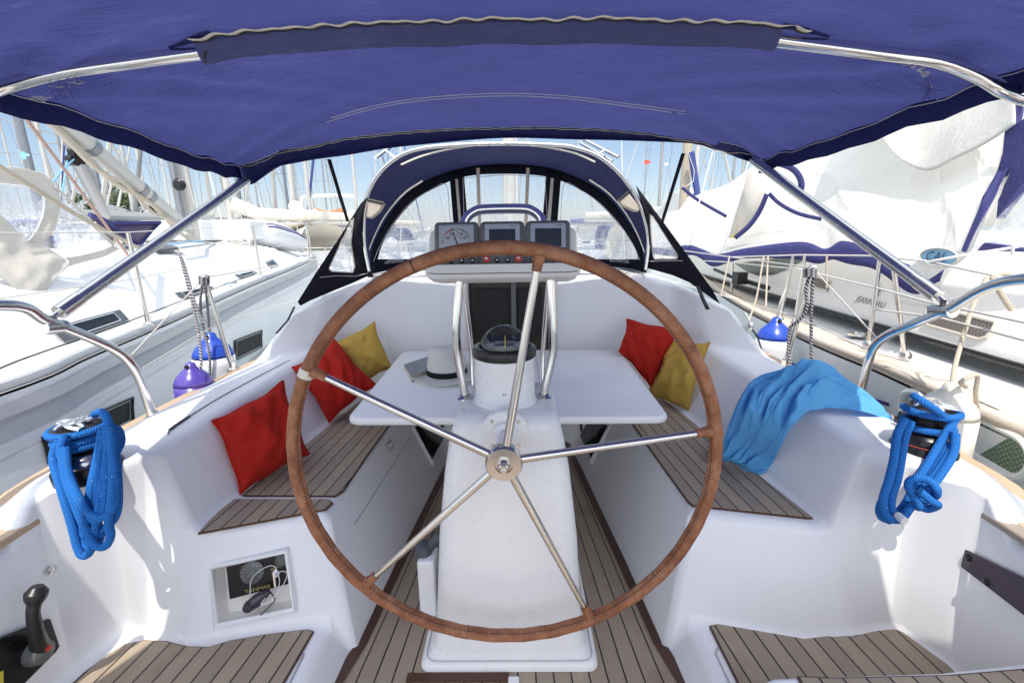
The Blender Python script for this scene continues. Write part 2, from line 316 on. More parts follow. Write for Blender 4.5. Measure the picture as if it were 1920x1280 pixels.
# ------------------------------------------------------------------ mesh helpers
def catmull(pts, n=6, closed=False):
    pts = [V(p) for p in pts]; out = []; N = len(pts)
    if N < 3 and not closed: return pts
    rng = range(N) if closed else range(N-1)
    for i in rng:
        p0 = pts[(i-1) % N] if closed or i > 0 else pts[0]*2-pts[1]
        p1 = pts[i]; p2 = pts[(i+1) % N]
        p3 = pts[(i+2) % N] if closed or i+2 < N else pts[-1]*2-pts[-2]
        for k in range(n):
            s = k/n
            out.append(.5*((2*p1)+(p2-p0)*s+(2*p0-5*p1+4*p2-p3)*s*s+(3*p1-p0-3*p2+p3)*s**3))
    if not closed: out.append(pts[-1].copy())
    return out
class MB:
    def __init__(s): s.v = []; s.f = []; s.uv = []; s.mi = []
    def face(s, idx, uvs=None, mi=0): s.f.append(tuple(idx)); s.uv.append(uvs); s.mi.append(mi)
    def add(s, vs): b = len(s.v); s.v += [V(p) for p in vs]; return b
    def poly(s, pts, uvs=None, mi=0): b = s.add(pts); s.face(range(b, b+len(pts)), uvs, mi); return s
    def box(s, c, h, R=None):
        c = V(c); R = R or Matrix.Identity(3)
        b = s.add([c+R@V((x*h[0], y*h[1], z*h[2])) for x in (-1, 1) for y in (-1, 1) for z in (-1, 1)])
        for q in ((0, 1, 3, 2), (4, 6, 7, 5), (0, 4, 5, 1), (2, 3, 7, 6), (0, 2, 6, 4), (1, 5, 7, 3)): s.face([b+i for i in q])
        return s
    def tube(s, pts, r, n=10, closed=False, smooth=0, cap=True, up=None):
        if smooth: pts = catmull(pts, smooth, closed)
        pts = [V(p) for p in pts]; N = len(pts)
        rs = r if callable(r) else (lambda t: r)
        T = []
        for i in range(N):
            a = pts[(i-1) % N] if (closed or i > 0) else pts[i]; b = pts[(i+1) % N] if (closed or i < N-1) else pts[i]
            d = b-a; T.append(d.normalized() if d.length > 1e-9 else V((0, 0, 1)))
        ref = up or (V((0, 0, 1)) if abs(T[0].z) < .9 else V((0, 1, 0)))
        nrm = (ref-T[0]*ref.dot(T[0])).normalized(); rings = []; L = 0
        b0 = len(s.v); Ls = []
        for i in range(N):
            if i: L += (pts[i]-pts[i-1]).length
            nrm = nrm-T[i]*nrm.dot(T[i])
            nrm = nrm.normalized() if nrm.length > 1e-6 else T[i].orthogonal().normalized()
            bn = T[i].cross(nrm); rr = rs(i/max(1, N-1)); Ls.append(L)
            for k in range(n):
                a = 2*pi*k/n; s.v.append(pts[i]+nrm*(cos(a)*rr)+bn*(sin(a)*rr))
        M_ = N if closed else N-1
        for i in range(M_):
            j = (i+1) % N; l0 = Ls[i]; l1 = Ls[j] if j else L+(pts[0]-pts[-1]).length
            for k in range(n):
                k2 = (k+1) % n
                s.face((b0+i*n+k, b0+i*n+k2, b0+j*n+k2, b0+j*n+k), [(k/n, l0), ((k+1)/n, l0), ((k+1)/n, l1), (k/n, l1)])
        if cap and not closed:
            s.face([b0+k for k in range(n)][::-1]); s.face([b0+(N-1)*n+k for k in range(n)])
        return s
    def lathe(s, prof, c, R=None, n=32, cap=True):
        c = V(c); R = R or Matrix.Identity(3); b = len(s.v)
        for (r, z) in prof:
            for k in range(n):
                a = 2*pi*k/n; s.v.append(c+R@V((r*cos(a), r*sin(a), z)))
        for i in range(len(prof)-1):
            for k in range(n):
                k2 = (k+1) % n; s.face((b+i*n+k, b+i*n+k2, b+(i+1)*n+k2, b+(i+1)*n+k), [(k/n, i), ((k+1)/n, i), ((k+1)/n, i+1), (k/n, i+1)])
        if cap:
            if prof[0][0] > 1e-5: s.face([b+k for k in range(n)][::-1])
            if prof[-1][0] > 1e-5: s.face([b+(len(prof)-1)*n+k for k in range(n)])
        return s
    def grid(s, fn, nu, nv, uv=None):
        b = len(s.v)
        for i in range(nu+1):
            for j in range(nv+1): s.v.append(V(fn(i/nu, j/nv)))
        for i in range(nu):
            for j in range(nv):
                q = ((i, j), (i+1, j), (i+1, j+1), (i, j+1))
                s.face([b+a*(nv+1)+c for a, c in q], [(a/nu, c/nv) for a, c in q])
        return s
    def prism(s, pts, d, uvfn=None):
        """extrude polygon pts by vector d"""
        pts = [V(p) for p in pts]; d = V(d); n = len(pts); b = s.add(pts); s.add([p+d for p in pts])
        g = (lambda p: uvfn(p)) if uvfn else (lambda p: (p.x, p.y))
        s.face(range(b+n-1, b-1, -1), [g(p) for p in reversed(pts)]); s.face(range(b+n, b+2*n), [g(p) for p in pts])
        for i in range(n):
            j = (i+1) % n; s.face((b+i, b+j, b+n+j, b+n+i), [g(pts[i]), g(pts[j]), g(pts[j]), g(pts[i])])
        return s
    def ribbon(s, pts, wv, uvw=1):
        """strip along pts; wv a vector or function(t) giving half width vector"""
        b = len(s.v); N = len(pts)
        for i, p in enumerate(pts):
            wd = V(wv(i/(N-1)) if callable(wv) else wv); s.v += [V(p)-wd, V(p)+wd]
        for i in range(N-1): s.face((b+2*i, b+2*i+1, b+2*i+3, b+2*i+2), [(0, i/N), (1, i/N), (1, (i+1)/N), (0, (i+1)/N)])
        return s
    def build(s, name, mat, parent=None, smooth=True, bevel=0, seg=3, ang=30, sub=0, solid=0, mats=None, label=None, off=0, merge=False, stuff=False, clamp=True):
        o0 = worldloc(parent)
        me = bpy.data.meshes.new(name); me.from_pydata([p-o0 for p in s.v], [], s.f)
        ul = me.uv_layers.new(name='UVMap'); k = 0
        for fi, f in enumerate(s.f):
            u = s.uv[fi]
            for q in range(len(f)):
                if u is not None: ul.data[k].uv = u[q]
                k += 1
        me.materials.append(MT[mat] if isinstance(mat, str) else mat)
        for m_ in (mats or []): me.materials.append(MT[m_])
        for p, mi in zip(me.polygons, s.mi): p.material_index = mi
        if merge or True:
            bm = bmesh.new(); bm.from_mesh(me)
            if merge: bmesh.ops.remove_doubles(bm, verts=bm.verts, dist=1e-4)
            bmesh.ops.recalc_face_normals(bm, faces=bm.faces); bm.to_mesh(me); bm.free()
        if smooth:
            for p in me.polygons: p.use_smooth = True
            if not bevel: me.set_sharp_from_angle(angle=radians(ang+8))
        o = bpy.data.objects.new(name, me); COL.objects.link(o)
        if parent is not None: o.parent = parent
        if solid:
            md = o.modifiers.new('solid', 'SOLIDIFY'); md.thickness = solid; md.offset = off
        if bevel:
            md = o.modifiers.new('bevel', 'BEVEL'); md.width = bevel; md.segments = seg; md.limit_method = 'ANGLE'; md.angle_limit = radians(ang); md.use_clamp_overlap = clamp; md.harden_normals = True
        if sub:
            md = o.modifiers.new('sub', 'SUBSURF'); md.levels = sub; md.render_levels = sub
        if label: o['label'] = label
        return o
def worldloc(o):
    p = V((0, 0, 0))
    while o is not None: p += o.location; o = o.parent
    return p
def tag(o, label, cat, group=None):
    o['label'] = label; o['category'] = cat
    if group: o['group'] = group
    return o
def thing(name, label, cat, loc=(0, 0, 0), group=None):
    o = bpy.data.objects.new(name, None); COL.objects.link(o); o.location = loc; o.empty_display_size = .1
    return tag(o, label, cat, group)
def struct(o): o['kind'] = 'structure'; return o
def lerp(a, b, t): return a+(b-a)*t
def interp(tab, x):
    if x <= tab[0][0]: return tab[0][1]
    for (a, u), (b, v_) in zip(tab, tab[1:]):
        if x <= b: return lerp(u, v_, (x-a)/(b-a))
    return tab[-1][1]
def smoothstep(a, b, x): t = min(1, max(0, (x-a)/(b-a))); return t*t*(3-2*t)
def rotm(x, y, z): # columns = local axes
    return Matrix((x, y, z)).transposed()
def textmesh(s, size, body_fn, shear=0):
    """letters as mesh polygons: returns MB with verts mapped by body_fn(x, y)"""
    cu_ = bpy.data.curves.new('txt', 'FONT'); cu_.body = s; cu_.size = size; cu_.shear = shear; cu_.align_x = 'CENTER'; cu_.align_y = 'CENTER'
    o = bpy.data.objects.new('txt', cu_); COL.objects.link(o)
    dg = bpy.context.evaluated_depsgraph_get(); me = o.evaluated_get(dg).to_mesh()
    mb = MB(); b = mb.add([body_fn(v.co.x, v.co.y) for v in me.vertices])
    for p in me.polygons: mb.face([i for i in p.vertices])
    o.evaluated_get(dg).to_mesh_clear(); bpy.data.objects.remove(o); bpy.data.curves.remove(cu_)
    return mb

# ================================================================== OWN YACHT
boat = thing('sailing_yacht', 'white yacht cockpit with teak seats and sole, seen from its helm', 'sailing yacht')
def xs(Y): return .552-.097*(Y-1.335)             # sole half width
def xi(Y): return .672-.040*(Y-1.5)               # seat inner edge
def xo(Y): return interp([(1.42, 1.07), (2.47, .955), (3.0, .89)], Y)
def xc(Y): return interp([(1.4, 1.16), (2.1, 1.165), (2.75, 1.195)], Y)

def half_moulding(s, hole=None):
    mb = MB(); P = {}
    def vert(n, x, y, z): P[n] = mb.add([(s*x, y, z)])
    def fc(*ns): mb.face([P[n] for n in ns])
    Ys = [None, 1.75, 2.1, 2.45, 2.74]
    # seat/coaming stations
    vert('a0', xs(1.33), 1.33, 0); vert('b0', .66, 1.47, .45); vert('c0', 1.085, 1.37, .45); vert('d0', 1.165, 1.385, .75); vert('e0', 1.42, 1.27, .735); vert('f0', 1.53, 1.27, .668)
    for k in range(1, 5):
        Y = Ys[k]
        vert('a%d' % k, xs(Y), Y, 0); vert('b%d' % k, xi(Y), Y, .45); vert('c%d' % k, xo(Y), Y, .45); vert('d%d' % k, xc(Y), min(Y, 2.72), .755)
        yo = min(Y, 2.5); vert('e%d' % k, 1.44, yo, .745 if k < 4 else .75); vert('f%d' % k, [0, 1.555, 1.57, 1.57, 1.565][k], yo, .66)
    for k in range(4):
        n = k+1
        for a, b in ('ab', 'bc', 'cd', 'de', 'ef'): fc('%s%d' % (a, k), '%s%d' % (b, k), '%s%d' % (b, n), '%s%d' % (a, n))
    # forward wall (bulkhead), bottom to top, from companionway outward
    vert('a5', .30, 3.0, 0); vert('a6', xs(2.95), 2.96, 0)
    vert('g0', .285, 3.02, .45); vert('g1', xi(2.95), 2.97, .45); vert('g2', .80, 2.93, .45)
    vert('h0', .285, 3.03, .78); vert('h1', .62, 3.0, .78); vert('h2', .84, 2.97, .77); vert('h3', 1.06, 2.88, .76)
    vert('i0', .285, 3.05, 1.165); vert('i1', .60, 3.02, 1.16); vert('i2', .84, 2.97, 1.145); vert('i3', 1.03, 2.89, 1.115); vert('i4', 1.13, 2.77, 1.07)
    fc('a4', 'b4', 'g1', 'a6'); fc('b4', 'c4', 'g2', 'g1'); fc('a6', 'g1', 'g0', 'a5')
    fc('g0', 'g1', 'h1', 'h0'); fc('g1', 'g2', 'h2', 'h1'); fc('g2', 'c4', 'h3', 'h2'); fc('c4', 'd4', 'h3')
    fc('h0', 'h1', 'i1', 'i0'); fc('h1', 'h2', 'i2', 'i1'); fc('h2', 'h3', 'i3', 'i2'); fc('h3', 'd4', 'i4', 'i3')
    # shoulder: aft facing rise outboard of the inner corner, then cabin top going forward
    vert('j4', 1.31, 2.70, .985); vert('j5', 1.475, 2.66, .74); vert('j6', 1.585, 2.7, .66)
    fc('d4', 'e4', 'j4', 'i4'); fc('e4', 'f4', 'j6', 'j5'); fc('e4', 'j5', 'j4')
    vert('k0', 0, 3.4, 1.22); vert('k1', .6, 3.4, 1.205); vert('k2', .9, 3.4, 1.165); vert('k3', 1.12, 3.3, 1.10); vert('k4', 1.24, 3.2, 1.03); vert('k5', 1.40, 3.2, .76); vert('k6', 1.57, 3.2, .68); vert('i9', 0, 3.06, 1.168)
    fc('i9', 'i0', 'i1', 'k1', 'k0'); fc('i1', 'i2', 'k2', 'k1'); fc('i2', 'i3', 'k3', 'k2'); fc('i3', 'i4', 'k4', 'k3'); fc('i4', 'j4', 'k4'); fc('j4', 'j5', 'k5', 'k4'); fc('j5', 'j6', 'k6', 'k5')
    vert('l0', 0, 6.4, 1.05); vert('l1', .5, 6.4, 1.03); vert('l4', .85, 6.3, .84); vert('l5', .95, 6.2, .74); vert('l6', 1.25, 6.2, .74)
    fc('k0', 'k1', 'l1', 'l0'); fc('k1', 'k2', 'k3', 'l1'); fc('k3', 'k4', 'l4', 'l1'); fc('k4', 'k5', 'l5', 'l4'); fc('k5', 'k6', 'l6', 'l5')
    vert('m0', 0, 9.3, .86); vert('m5', .05, 9.2, .86); fc('l0', 'l1', 'l4', 'l5', 'm0'); fc('l5', 'l6', 'm5', 'm0')
    # aft facing seat end wall and helm well
    vert('w0', .63, 1.345, .10); vert('w1', .72, 1.335, .10); vert('w2', *((.99, 1.272) if hole is None else (1.12, 1.282)), .10); vert('w3', *((1.18, 1.297) if hole is None else (1.235, 1.303)), .10); vert('w4', 1.335, 1.318, .10); vert('w5', 1.385, 1.17, .10)
    vert('bm', *((.875, 1.42) if hole is None else (1.015, 1.388)), .45); vert('q1', 1.25, 1.265, .735); vert('q2', 1.375, 1.19, .73); vert('q3', 1.52, 1.17, .65); vert('q4', 1.375, 1.10, .61); vert('q5', 1.515, 1.10, .605)
    fc('a0', 'w0', 'b0'); fc('w0', 'w1', 'b0')
    if hole is None: fc('w1', 'w2', 'bm', 'b0')
    else:
        for i, p in enumerate(hole): P['o%d' % i] = mb.add([p])
        # o0 outboard-top, o1 inboard-top, o2 inboard-bottom, o3 outboard-bottom
        fc('bm', 'b0', 'o1', 'o0'); fc('b0', 'w1', 'o2', 'o1'); fc('w1', 'w2', 'o3', 'o2'); fc('w2', 'bm', 'o0', 'o3')
    mb.face([P['b0'], P['bm'], P['b1']]); mb.face([P['bm'], P['c0'], P['c1'], P['b1']])
    mb.f = [f for f in mb.f if set(f) != {P['b0'], P['c0'], P['c1'], P['b1']}]; mb.uv = mb.uv[:len(mb.f)]; mb.mi = mb.mi[:len(mb.f)]
    fc('w2', 'w3', 'c0', 'bm'); fc('w3', 'd0', 'c0'); fc('w3', 'w4', 'q1', 'd0'); fc('w4', 'w5', 'q2', 'q1')
    fc('d0', 'q1', 'q2', 'e0'); fc('e0', 'q2', 'q3', 'f0'); fc('q2', 'q4', 'q5', 'q3')
    vert('y0', 1.385, .3, .10); vert('y1', 1.375, .3, .59); vert('y2', 1.51, .3, .585)
    vert('y3', 1.30, -.9, .10); vert('y4', 1.29, -.9, .57); vert('y5', 1.44, -.9, .56)
    fc('w5', 'y0', 'y1', 'q4'); fc('w5', 'q4', 'q2'); fc('q4', 'y1', 'y2', 'q5'); fc('y0', 'y3', 'y4', 'y1'); fc('y1', 'y4', 'y5', 'y2')
    # helm platform and its step down to the sole
    vert('z0', .655, .3, .10); vert('z1', .66, -.9, .10); vert('z2', .655, .3, 0); vert('z3', .655, -.9, 0)
    fc('w0', 'z0', 'y0', 'w5', 'w4', 'w3', 'w2', 'w1'); fc('z0', 'z1', 'y3', 'y0'); fc('a0', 'z2', 'z0', 'w0'); fc('z2', 'z3', 'z1', 'z0')
    return mb
# engine panel opening in the port seat end wall
W1, W2, BMID, B0 = V((-.72, 1.335, .10)), V((-1.12, 1.282, .10)), V((-1.015, 1.388, .45)), V((-.66, 1.47, .45))
pn = ((W2-W1).cross(BMID-W1)).normalized(); pc = (W1+W2+BMID+B0)/4
def onwall(px, py, lift=0):
    d = (at(px, py, y=1.0)-CAM); t = (pc+pn*lift-CAM).dot(pn)/d.dot(pn); return CAM+d*t
if pn.y > 0: pn = -pn
hole = [onwall(402, 1064), onwall(534, 1034), onwall(550, 1138), onwall(411, 1167)]
half_moulding(1).build('starboard_moulding', 'gel', boat, bevel=.032, seg=5, ang=14, clamp=False)
half_moulding(-1, hole).build('port_moulding', 'gel', boat, bevel=.032, seg=5, ang=14, clamp=False)

# companionway
mb = MB(); mb.poly([(-.30, 3.10, -.05), (.30, 3.10, -.05), (.30, 3.14, 1.17), (-.30, 3.14, 1.17)])
cw = mb.build('companionway_door', 'cabinwood', boat)
mb = MB(); mb.box((.02, 3.075, .6), (.016, .012, .56)); mb.build('door_rail', 'darkgrey', cw)
mb = MB(); mb.box((-.13, 3.095, .9), (.11, .01, .17)); mb.box((.13, 3.095, .9), (.08, .01, .17)); mb.build('door_pane', 'doordark', cw)
mb = MB()
for s in (-1, 1): mb.box((s*.296, 3.06, .6), (.014, .05, .57))
mb.box((0, 3.06, 1.175), (.3, .05, .012)); mb.build('companionway_frame', 'creamgel', boat, bevel=.004)

# teak: one sheet for the sole, planks following the well
def sole_uv(p): return (p.x/(xs(p.y)+.0)*11.5+.5, p.y)
mb = MB()
ys = [-.9, -.4, .3, .8]+[1.2+.15*i for i in range(13)]
def sx(Y): return xs(Y)-.012 if Y >= 1.33 else min(.645, .56+.1*(1.33-Y))
mb2 = MB()
for a, b in zip(ys, ys[1:]):
    for i in range(8):
        u0, u1 = -1+i/4, -1+(i+1)/4
        q = [V((u0*sx(a), a, .004)), V((u1*sx(a), a, .004)), V((u1*sx(b), b, .004)), V((u0*sx(b), b, .004))]
        mb.poly(q, [(p.x/max(.3, xs(max(p.y, 1.0)))*9.5+.5, p.y) for p in q])
sole = mb.build('teak_sole', 'teak', boat, merge=True)
mb = MB()
for s in (-1, 1):
    ps = [V((s*(sx(Y)-.004), Y, .008)) for Y in ys]; mb.ribbon(ps, (s*.021, 0, 0))
mb.build('sole_margin_plank', 'darkwood', sole)
mb = MB(); mb.prism([(-.34, 1.205, .004), (.0, 1.205, .004), (.0, 1.235, .004), (-.34, 1.235, .004)], (0, 0, .006)); mb.build('sole_end_plank', 'darkwood', sole)
mb = MB(); mb.box((.015, .72, .006), (.018, .5, .008)); mb.build('sole_joint_strip', 'gel', sole, bevel=.004)

def pad(name, pts, z, parent, d=(0, 1), w=.052, mat='teakseat', th=.007, edge=.005, label=None):
    d = V((d[0], d[1])).normalized(); n = V((d.y, -d.x))
    uvf = lambda p: ((p.x*n.x+p.y*n.y)/w, p.x*d.x+p.y*d.y)
    mb = MB(); mb.prism([(x, y, z) for x, y in pts], (0, 0, th), uvf); o = mb.build(name, mat, parent, smooth=False, label=label)
    # dark caulked border, slightly wider and lower
    c = V((sum(p[0] for p in pts)/len(pts), sum(p[1] for p in pts)/len(pts)))
    n_ = len(pts); out = []
    for i in range(n_):
        p = V(pts[i]); a = (p-V(pts[i-1])).normalized(); b = (V(pts[(i+1) % n_])-p).normalized()
        na = V((a.y, -a.x)); nb = V((b.y, -b.x)); q = (na+nb); q = q.normalized()/max(.4, q.normalized().dot(na)) if q.length > 1e-5 else na
        if (p+q*.001-c).length < (p-c).length and (p-c).dot(q) < 0: q = -q
        out.append(p+q*edge)
    mb = MB(); mb.prism([(p.x, p.y, z-.002) for p in out], (0, 0, th-.001)); mb.build('pad_border', 'darkwood', o, smooth=False)
    return o
ZS = .452
pad('seat_teak', [at(1291, 941, z=ZS).to_2d(), at(1300, 948, z=ZS).to_2d(), at(1522, 972, z=ZS).to_2d(), (.985, 2.0), (.93, 2.47), (.87, 2.86), (.63, 2.90), (.635, 2.5), (.655, 1.9)], ZS, boat, (-.075, 1), label='starboard seat planking with a wet dark aft corner')
pad('seat_teak', [at(455, 929, z=ZS).to_2d(), at(628, 930, z=ZS).to_2d(), at(643, 921, z=ZS).to_2d(), (-.655, 1.9), (-.64, 2.5), (-.63, 2.9), (-.87, 2.86), (-.93, 2.47), (-.985, 2.0)], ZS, boat, (.075, 1), label='port locker lid planking')
pad('seat_teak', [at(376, 999, z=ZS).to_2d(), at(610, 955, z=ZS).to_2d(), at(622, 944, z=ZS).to_2d(), at(615, 938, z=ZS).to_2d(), at(432, 938, z=ZS).to_2d()], ZS, boat, (.075, 1), label='small triangular teak pad at the aft end of the port seat')
# groove of the port locker lid and its latch
mb = MB(); mb.tube([V((-lerp(xs(Y), xi(Y), .68)-.001, Y, .306)) for Y in (1.62, 1.9, 2.2, 2.45)], .0025, 6); mb.build('locker_lid_joint', 'silver', boat)
mb = MB(); lp = V((-lerp(xs(2.15), xi(2.15), .86)+.006, 2.15, .385)); mb.box(lp, (.006, .03, .022)); mb.box(lp+V((.01, 0, .0)), (.006, .012, .018)); mb.build('locker_latch', 'chrome', boat, bevel=.003)
mb = MB()
for s in (-1, 1): mb.lathe([(0, 0), (.05, 0), (.055, .004), (.05, .008), (0, .009)], (s*(xs(2.75)+.03), 2.72, .25), rotm(V((0, 1, 0)), V((0, 0, 1)), V((-s, 0, 0))), 20)
mb.build('locker_vent', 'black', boat)
# well openings below the table (dark lockers)
for s in (-1, 1):
    x0 = lambda Y, z: s*(lerp(xs(Y), xi(Y), z/.45)-.004)
    mb = MB(); mb.poly([(x0(2.5, .1), 2.5, .1), (x0(2.85, .1), 2.85, .1), (x0(2.85, .33), 2.85, .33), (x0(2.5, .33), 2.5, .33)]); o = mb.build('locker_opening', 'glassdark', boat)
    mb = MB(); mb.tube([(x0(2.5, .1), 2.5, .1), (x0(2.85, .1), 2.85, .1), (x0(2.85, .33), 2.85, .33), (x0(2.5, .33), 2.5, .33)], .014, 8, True); mb.build('opening_rim', 'gel', o)

# helm platforms: teak pads with curved forward edge
R_out = [at(x, y, z=.103).to_2d() for x, y in ((1333, 1176), (1345, 1171), (1420, 1177), (1500, 1187), (1560, 1196), (1600, 1196), (1635, 1186), (1670, 1181), (1710, 1188), (1745, 1212), (1790, 1256))]
pad('platform_teak', R_out+[V((1.36, .9)), V((1.36, .2)), V((.70, .2)), V((.70, 1.0))], .1025, boat, (-.10, 1), .060, 'teak', label='starboard helm platform planking')
L_out = [at(x, y, z=.103).to_2d() for x, y in ((585, 1186), (575, 1183), (500, 1192), (430, 1204), (390, 1216), (350, 1215), (310, 1205), (270, 1203), (235, 1210), (205, 1228), (160, 1262))]
pad('platform_teak', L_out+[V((-1.36, .9)), V((-1.36, .2)), V((-.70, .2)), V((-.70, 1.0))], .1025, boat, (.10, 1), .060, 'teak', label='port helm platform planking')
for s, xx in ((-1, -.662), (1, .662)):   # recessed panel lines of the moulded strip beside the platform
    mb = MB(); mb.tube([(s*.668, .5, .1015), (s*.672, 1.22, .1015), (s*.70, 1.255, .1015), (s*.716, 1.22, .1015)], .003, 5); mb.build('moulded_strip_line', 'silver', boat)
# helmsman's seat edge, near right
hz = .40
mb = MB(); hp = [at(1415, 1284, z=hz), at(1450, 1268, z=hz), at(1560, 1264, z=hz), at(1760, 1258, z=hz), at(1925, 1240, z=hz)]
mb.prism([tuple(p) for p in hp]+[(1.36, .5, hz), (.58, .5, hz), (.60, .82, hz)], (0, 0, -.05)); o = mb.build('helm_seat', 'gel', boat, bevel=.012)
ht = [at(1500, 1272, z=hz+.002), at(1560, 1275, z=hz+.002), at(1780, 1270, z=hz+.002), at(1925, 1258, z=hz+.002)]
pad('helm_seat_teak', [p.to_2d() for p in ht]+[V((1.30, .55)), V((.66, .55))], hz+.001, o, (-.1, 1), .055)

# cap rails and side deck teak
for s in (-1, 1):
    pts = [(s*x, y, z) for x, y, z in ((1.38, -.9, .575), (1.45, .3, .598), (1.465, 1.12, .622), (1.475, 1.24, .678), (1.50, 1.6, .688), (1.515, 2.0, .69), (1.52, 2.5, .69), (1.50, 3.2, .70), (1.40, 4.4, .72))]
    cp = catmull(pts, 6); mb = MB(); n = len(cp)
    mb.ribbon(cp, (s*.05, 0, -.004)); mb.build('cap_rail', 'cap', boat, solid=.03, bevel=.006)
    dp = [(s*1.375, 1.20, .618), (s*1.41, 1.235, .622), (s*1.445, 1.16, .615), (s*1.43, .3, .60), (s*1.37, -.8, .58), (s*1.30, -.8, .585), (s*1.355, .3, .605)]
    mb = MB(); mb.prism(dp, (0, 0, .022), lambda p: (p.x/.12, p.y)); mb.build('side_seat_teak', 'greywood' if s > 0 else 'cap', boat, bevel=.006)
# hull sides and bow
mb = MB()
for s in (-1, 1):
    st = [(-.9, 1.45, .56), (.3, 1.52, .585), (1.2, 1.53, .64), (2.5, 1.575, .66), (3.2, 1.57, .68), (6.2, 1.25, .74), (9.2, .05, .86)]
    mb.grid(lambda u, v, s=s: (lambda Y: (s*(interp([(a, b) for a, b, c in st], Y)-.22*v*v), Y, lerp(interp([(a, c) for a, b, c in st], Y), -.55, v)))(lerp(-.9, 9.2, u)), 24, 6)
mb.poly([(-1.5, -.9, .57), (1.5, -.9, .57), (1.3, -.9, -.55), (-1.3, -.9, -.55)])
mb.build('hull', 'boatwhite', boat)
# own mast (seen through the sprayhood)
mb = MB(); mb.tube([(-.02, 5.6, .9), (-.02, 5.6, 14)], .085, 14); mst = mb.build('mast', 'sparlight', boat)
mb = MB(); mb.tube([(-.075, 5.5, 1.0), (-.075, 5.5, 12)], .008, 5); mb.tube([(.06, 5.5, 1.0), (.05, 5.5, 12)], .008, 5); mb.tube([(-1.3, 5.3, .75), (-.5, 5.5, 13)], .006, 5); mb.tube([(1.3, 5.3, .75), (.5, 5.5, 13)], .006, 5); mb.build('rigging', 'wire', boat)

# cup recess and deck fittings
for (px, py) in ((1690, 787),): mb = MB(); p = at(px, py, z=.765); mb.box(p, (.02, .012, .012)); mb.box(p+V((0, 0, .02)), (.012, .008, .012)); mb.build('jammer', 'black', boat, bevel=.004)
for (px, py) in ((1403, 604), (1380, 645)): pass
p = at(1405, 610, x=1.38); mb = MB(); mb.lathe([(.018, -.012), (.026, -.008), (.026, .008), (.018, .012)], p, rotm(V((0, 1, 0)), V((0, 0, 1)), V((1, 0, 0))), 16); mb.tube([p+V((0, 0, .02)), p+V((-.02, .03, .07))], .006, 6); mb.build('turning_block', 'chrome', boat)
mb = MB(); mb.tube([p, at(1420, 632, z=.76), at(1428, 657, z=.75)], .006, 6, smooth=4); mb.build('control_line', 'black', boat)
# panel groove on the port coaming
mb = MB(); mb.tube([at(x, y, z=.7535) for x, y in ((315, 813), (325, 800), (400, 752), (470, 713), (535, 679), (545, 675))], .0024, 6, smooth=4); mb.build('coaming_seam', 'greymark', boat)
mb = MB(); mb.tube([at(x, y, z=.7545) for x, y in ((318, 805), (330, 796), (355, 780))], .0045, 6); mb.build('seam_hinge', 'black', boat)

# dark window strip in the starboard helm wall
dw = [at(1810, 1028, x=1.372), at(1803, 1040, x=1.372), at(1805, 1062, x=1.372), at(1930, 1158, x=1.372), (1.372, .9, .43), (1.372, .9, .57), at(1930, 1086, x=1.372)]
mb = MB(); mb.prism(dw, (-.006, 0, 0)); o = mb.build('wall_pocket_panel', 'acrylic', boat, bevel=.002)
mb = MB()
for x, y in ((1816, 1045), (1850, 1090)): mb.lathe([(.009, 0), (.011, .002), (.006, .005), (0, .005)], at(x, y, x=1.366), rotm(V((0, 1, 0)), V((0, 0, 1)), V((-1, 0, 0))), 12)
mb.build('panel_screw', 'blackmetal', o)

# throttle on the port helm wall
X0 = -1.376
bp = [at(x, y, x=X0) for x, y in ((-60, 1215), (88, 1158), (106, 1210), (98, 1222), (30, 1290), (-60, 1330))]
mb = MB(); mb.prism(bp, (.014, 0, 0)); th = mb.build('throttle_control', 'blackmetal', boat, bevel=.006)
lv = [at(78, 1220, x=-1.35), at(70, 1190, x=-1.315), at(62, 1150, x=-1.30), at(66, 1125, x=-1.295), at(70, 1098, x=-1.29)]
mb = MB(); mb.tube(lv, lambda t: interp([(0, .024), (.3, .017), (.5, .015), (.68, .016), (.78, .024), (.9, .026), (1, .014)], t), 14, smooth=5); mb.build('lever', 'black', th)
mb = MB(); mb.lathe([(.034, -.03), (.036, .0), (.03, .022), (.012, .03), (0, .03)], at(70, 1222, x=-1.352), rotm(V((0, 1, 0)), V((0, 0, 1)), V((1, 0, 0))), 24); mb.build('lever_hub', 'darkgrey', th)
mb = MB(); mb.lathe([(.0085, 0), (.0085, .008), (0, .01)], at(87, 1214, x=-1.322), rotm(V((0, 1, 0)), V((0, 0, 1)), V((1, 0, 0))), 14); mb.build('neutral_button', 'redbtn', th)
mb = MB(); mb.prism([at(x, y, x=X0+.015) for x, y in ((-10, 1262), (6, 1256), (6, 1290), (-10, 1290))], (.001, 0, 0)); mb.build('warning_sticker', 'yellow', th)
p = at(95, 1068, x=-1.374); mb = MB(); mb.lathe([(.012, 0), (.012, .003), (.006, .006), (0, .006)], p, rotm(V((0, 1, 0)), V((0, 0, 1)), V((1, 0, 0))), 14); mb.build('snap_stud', 'chrome', boat)

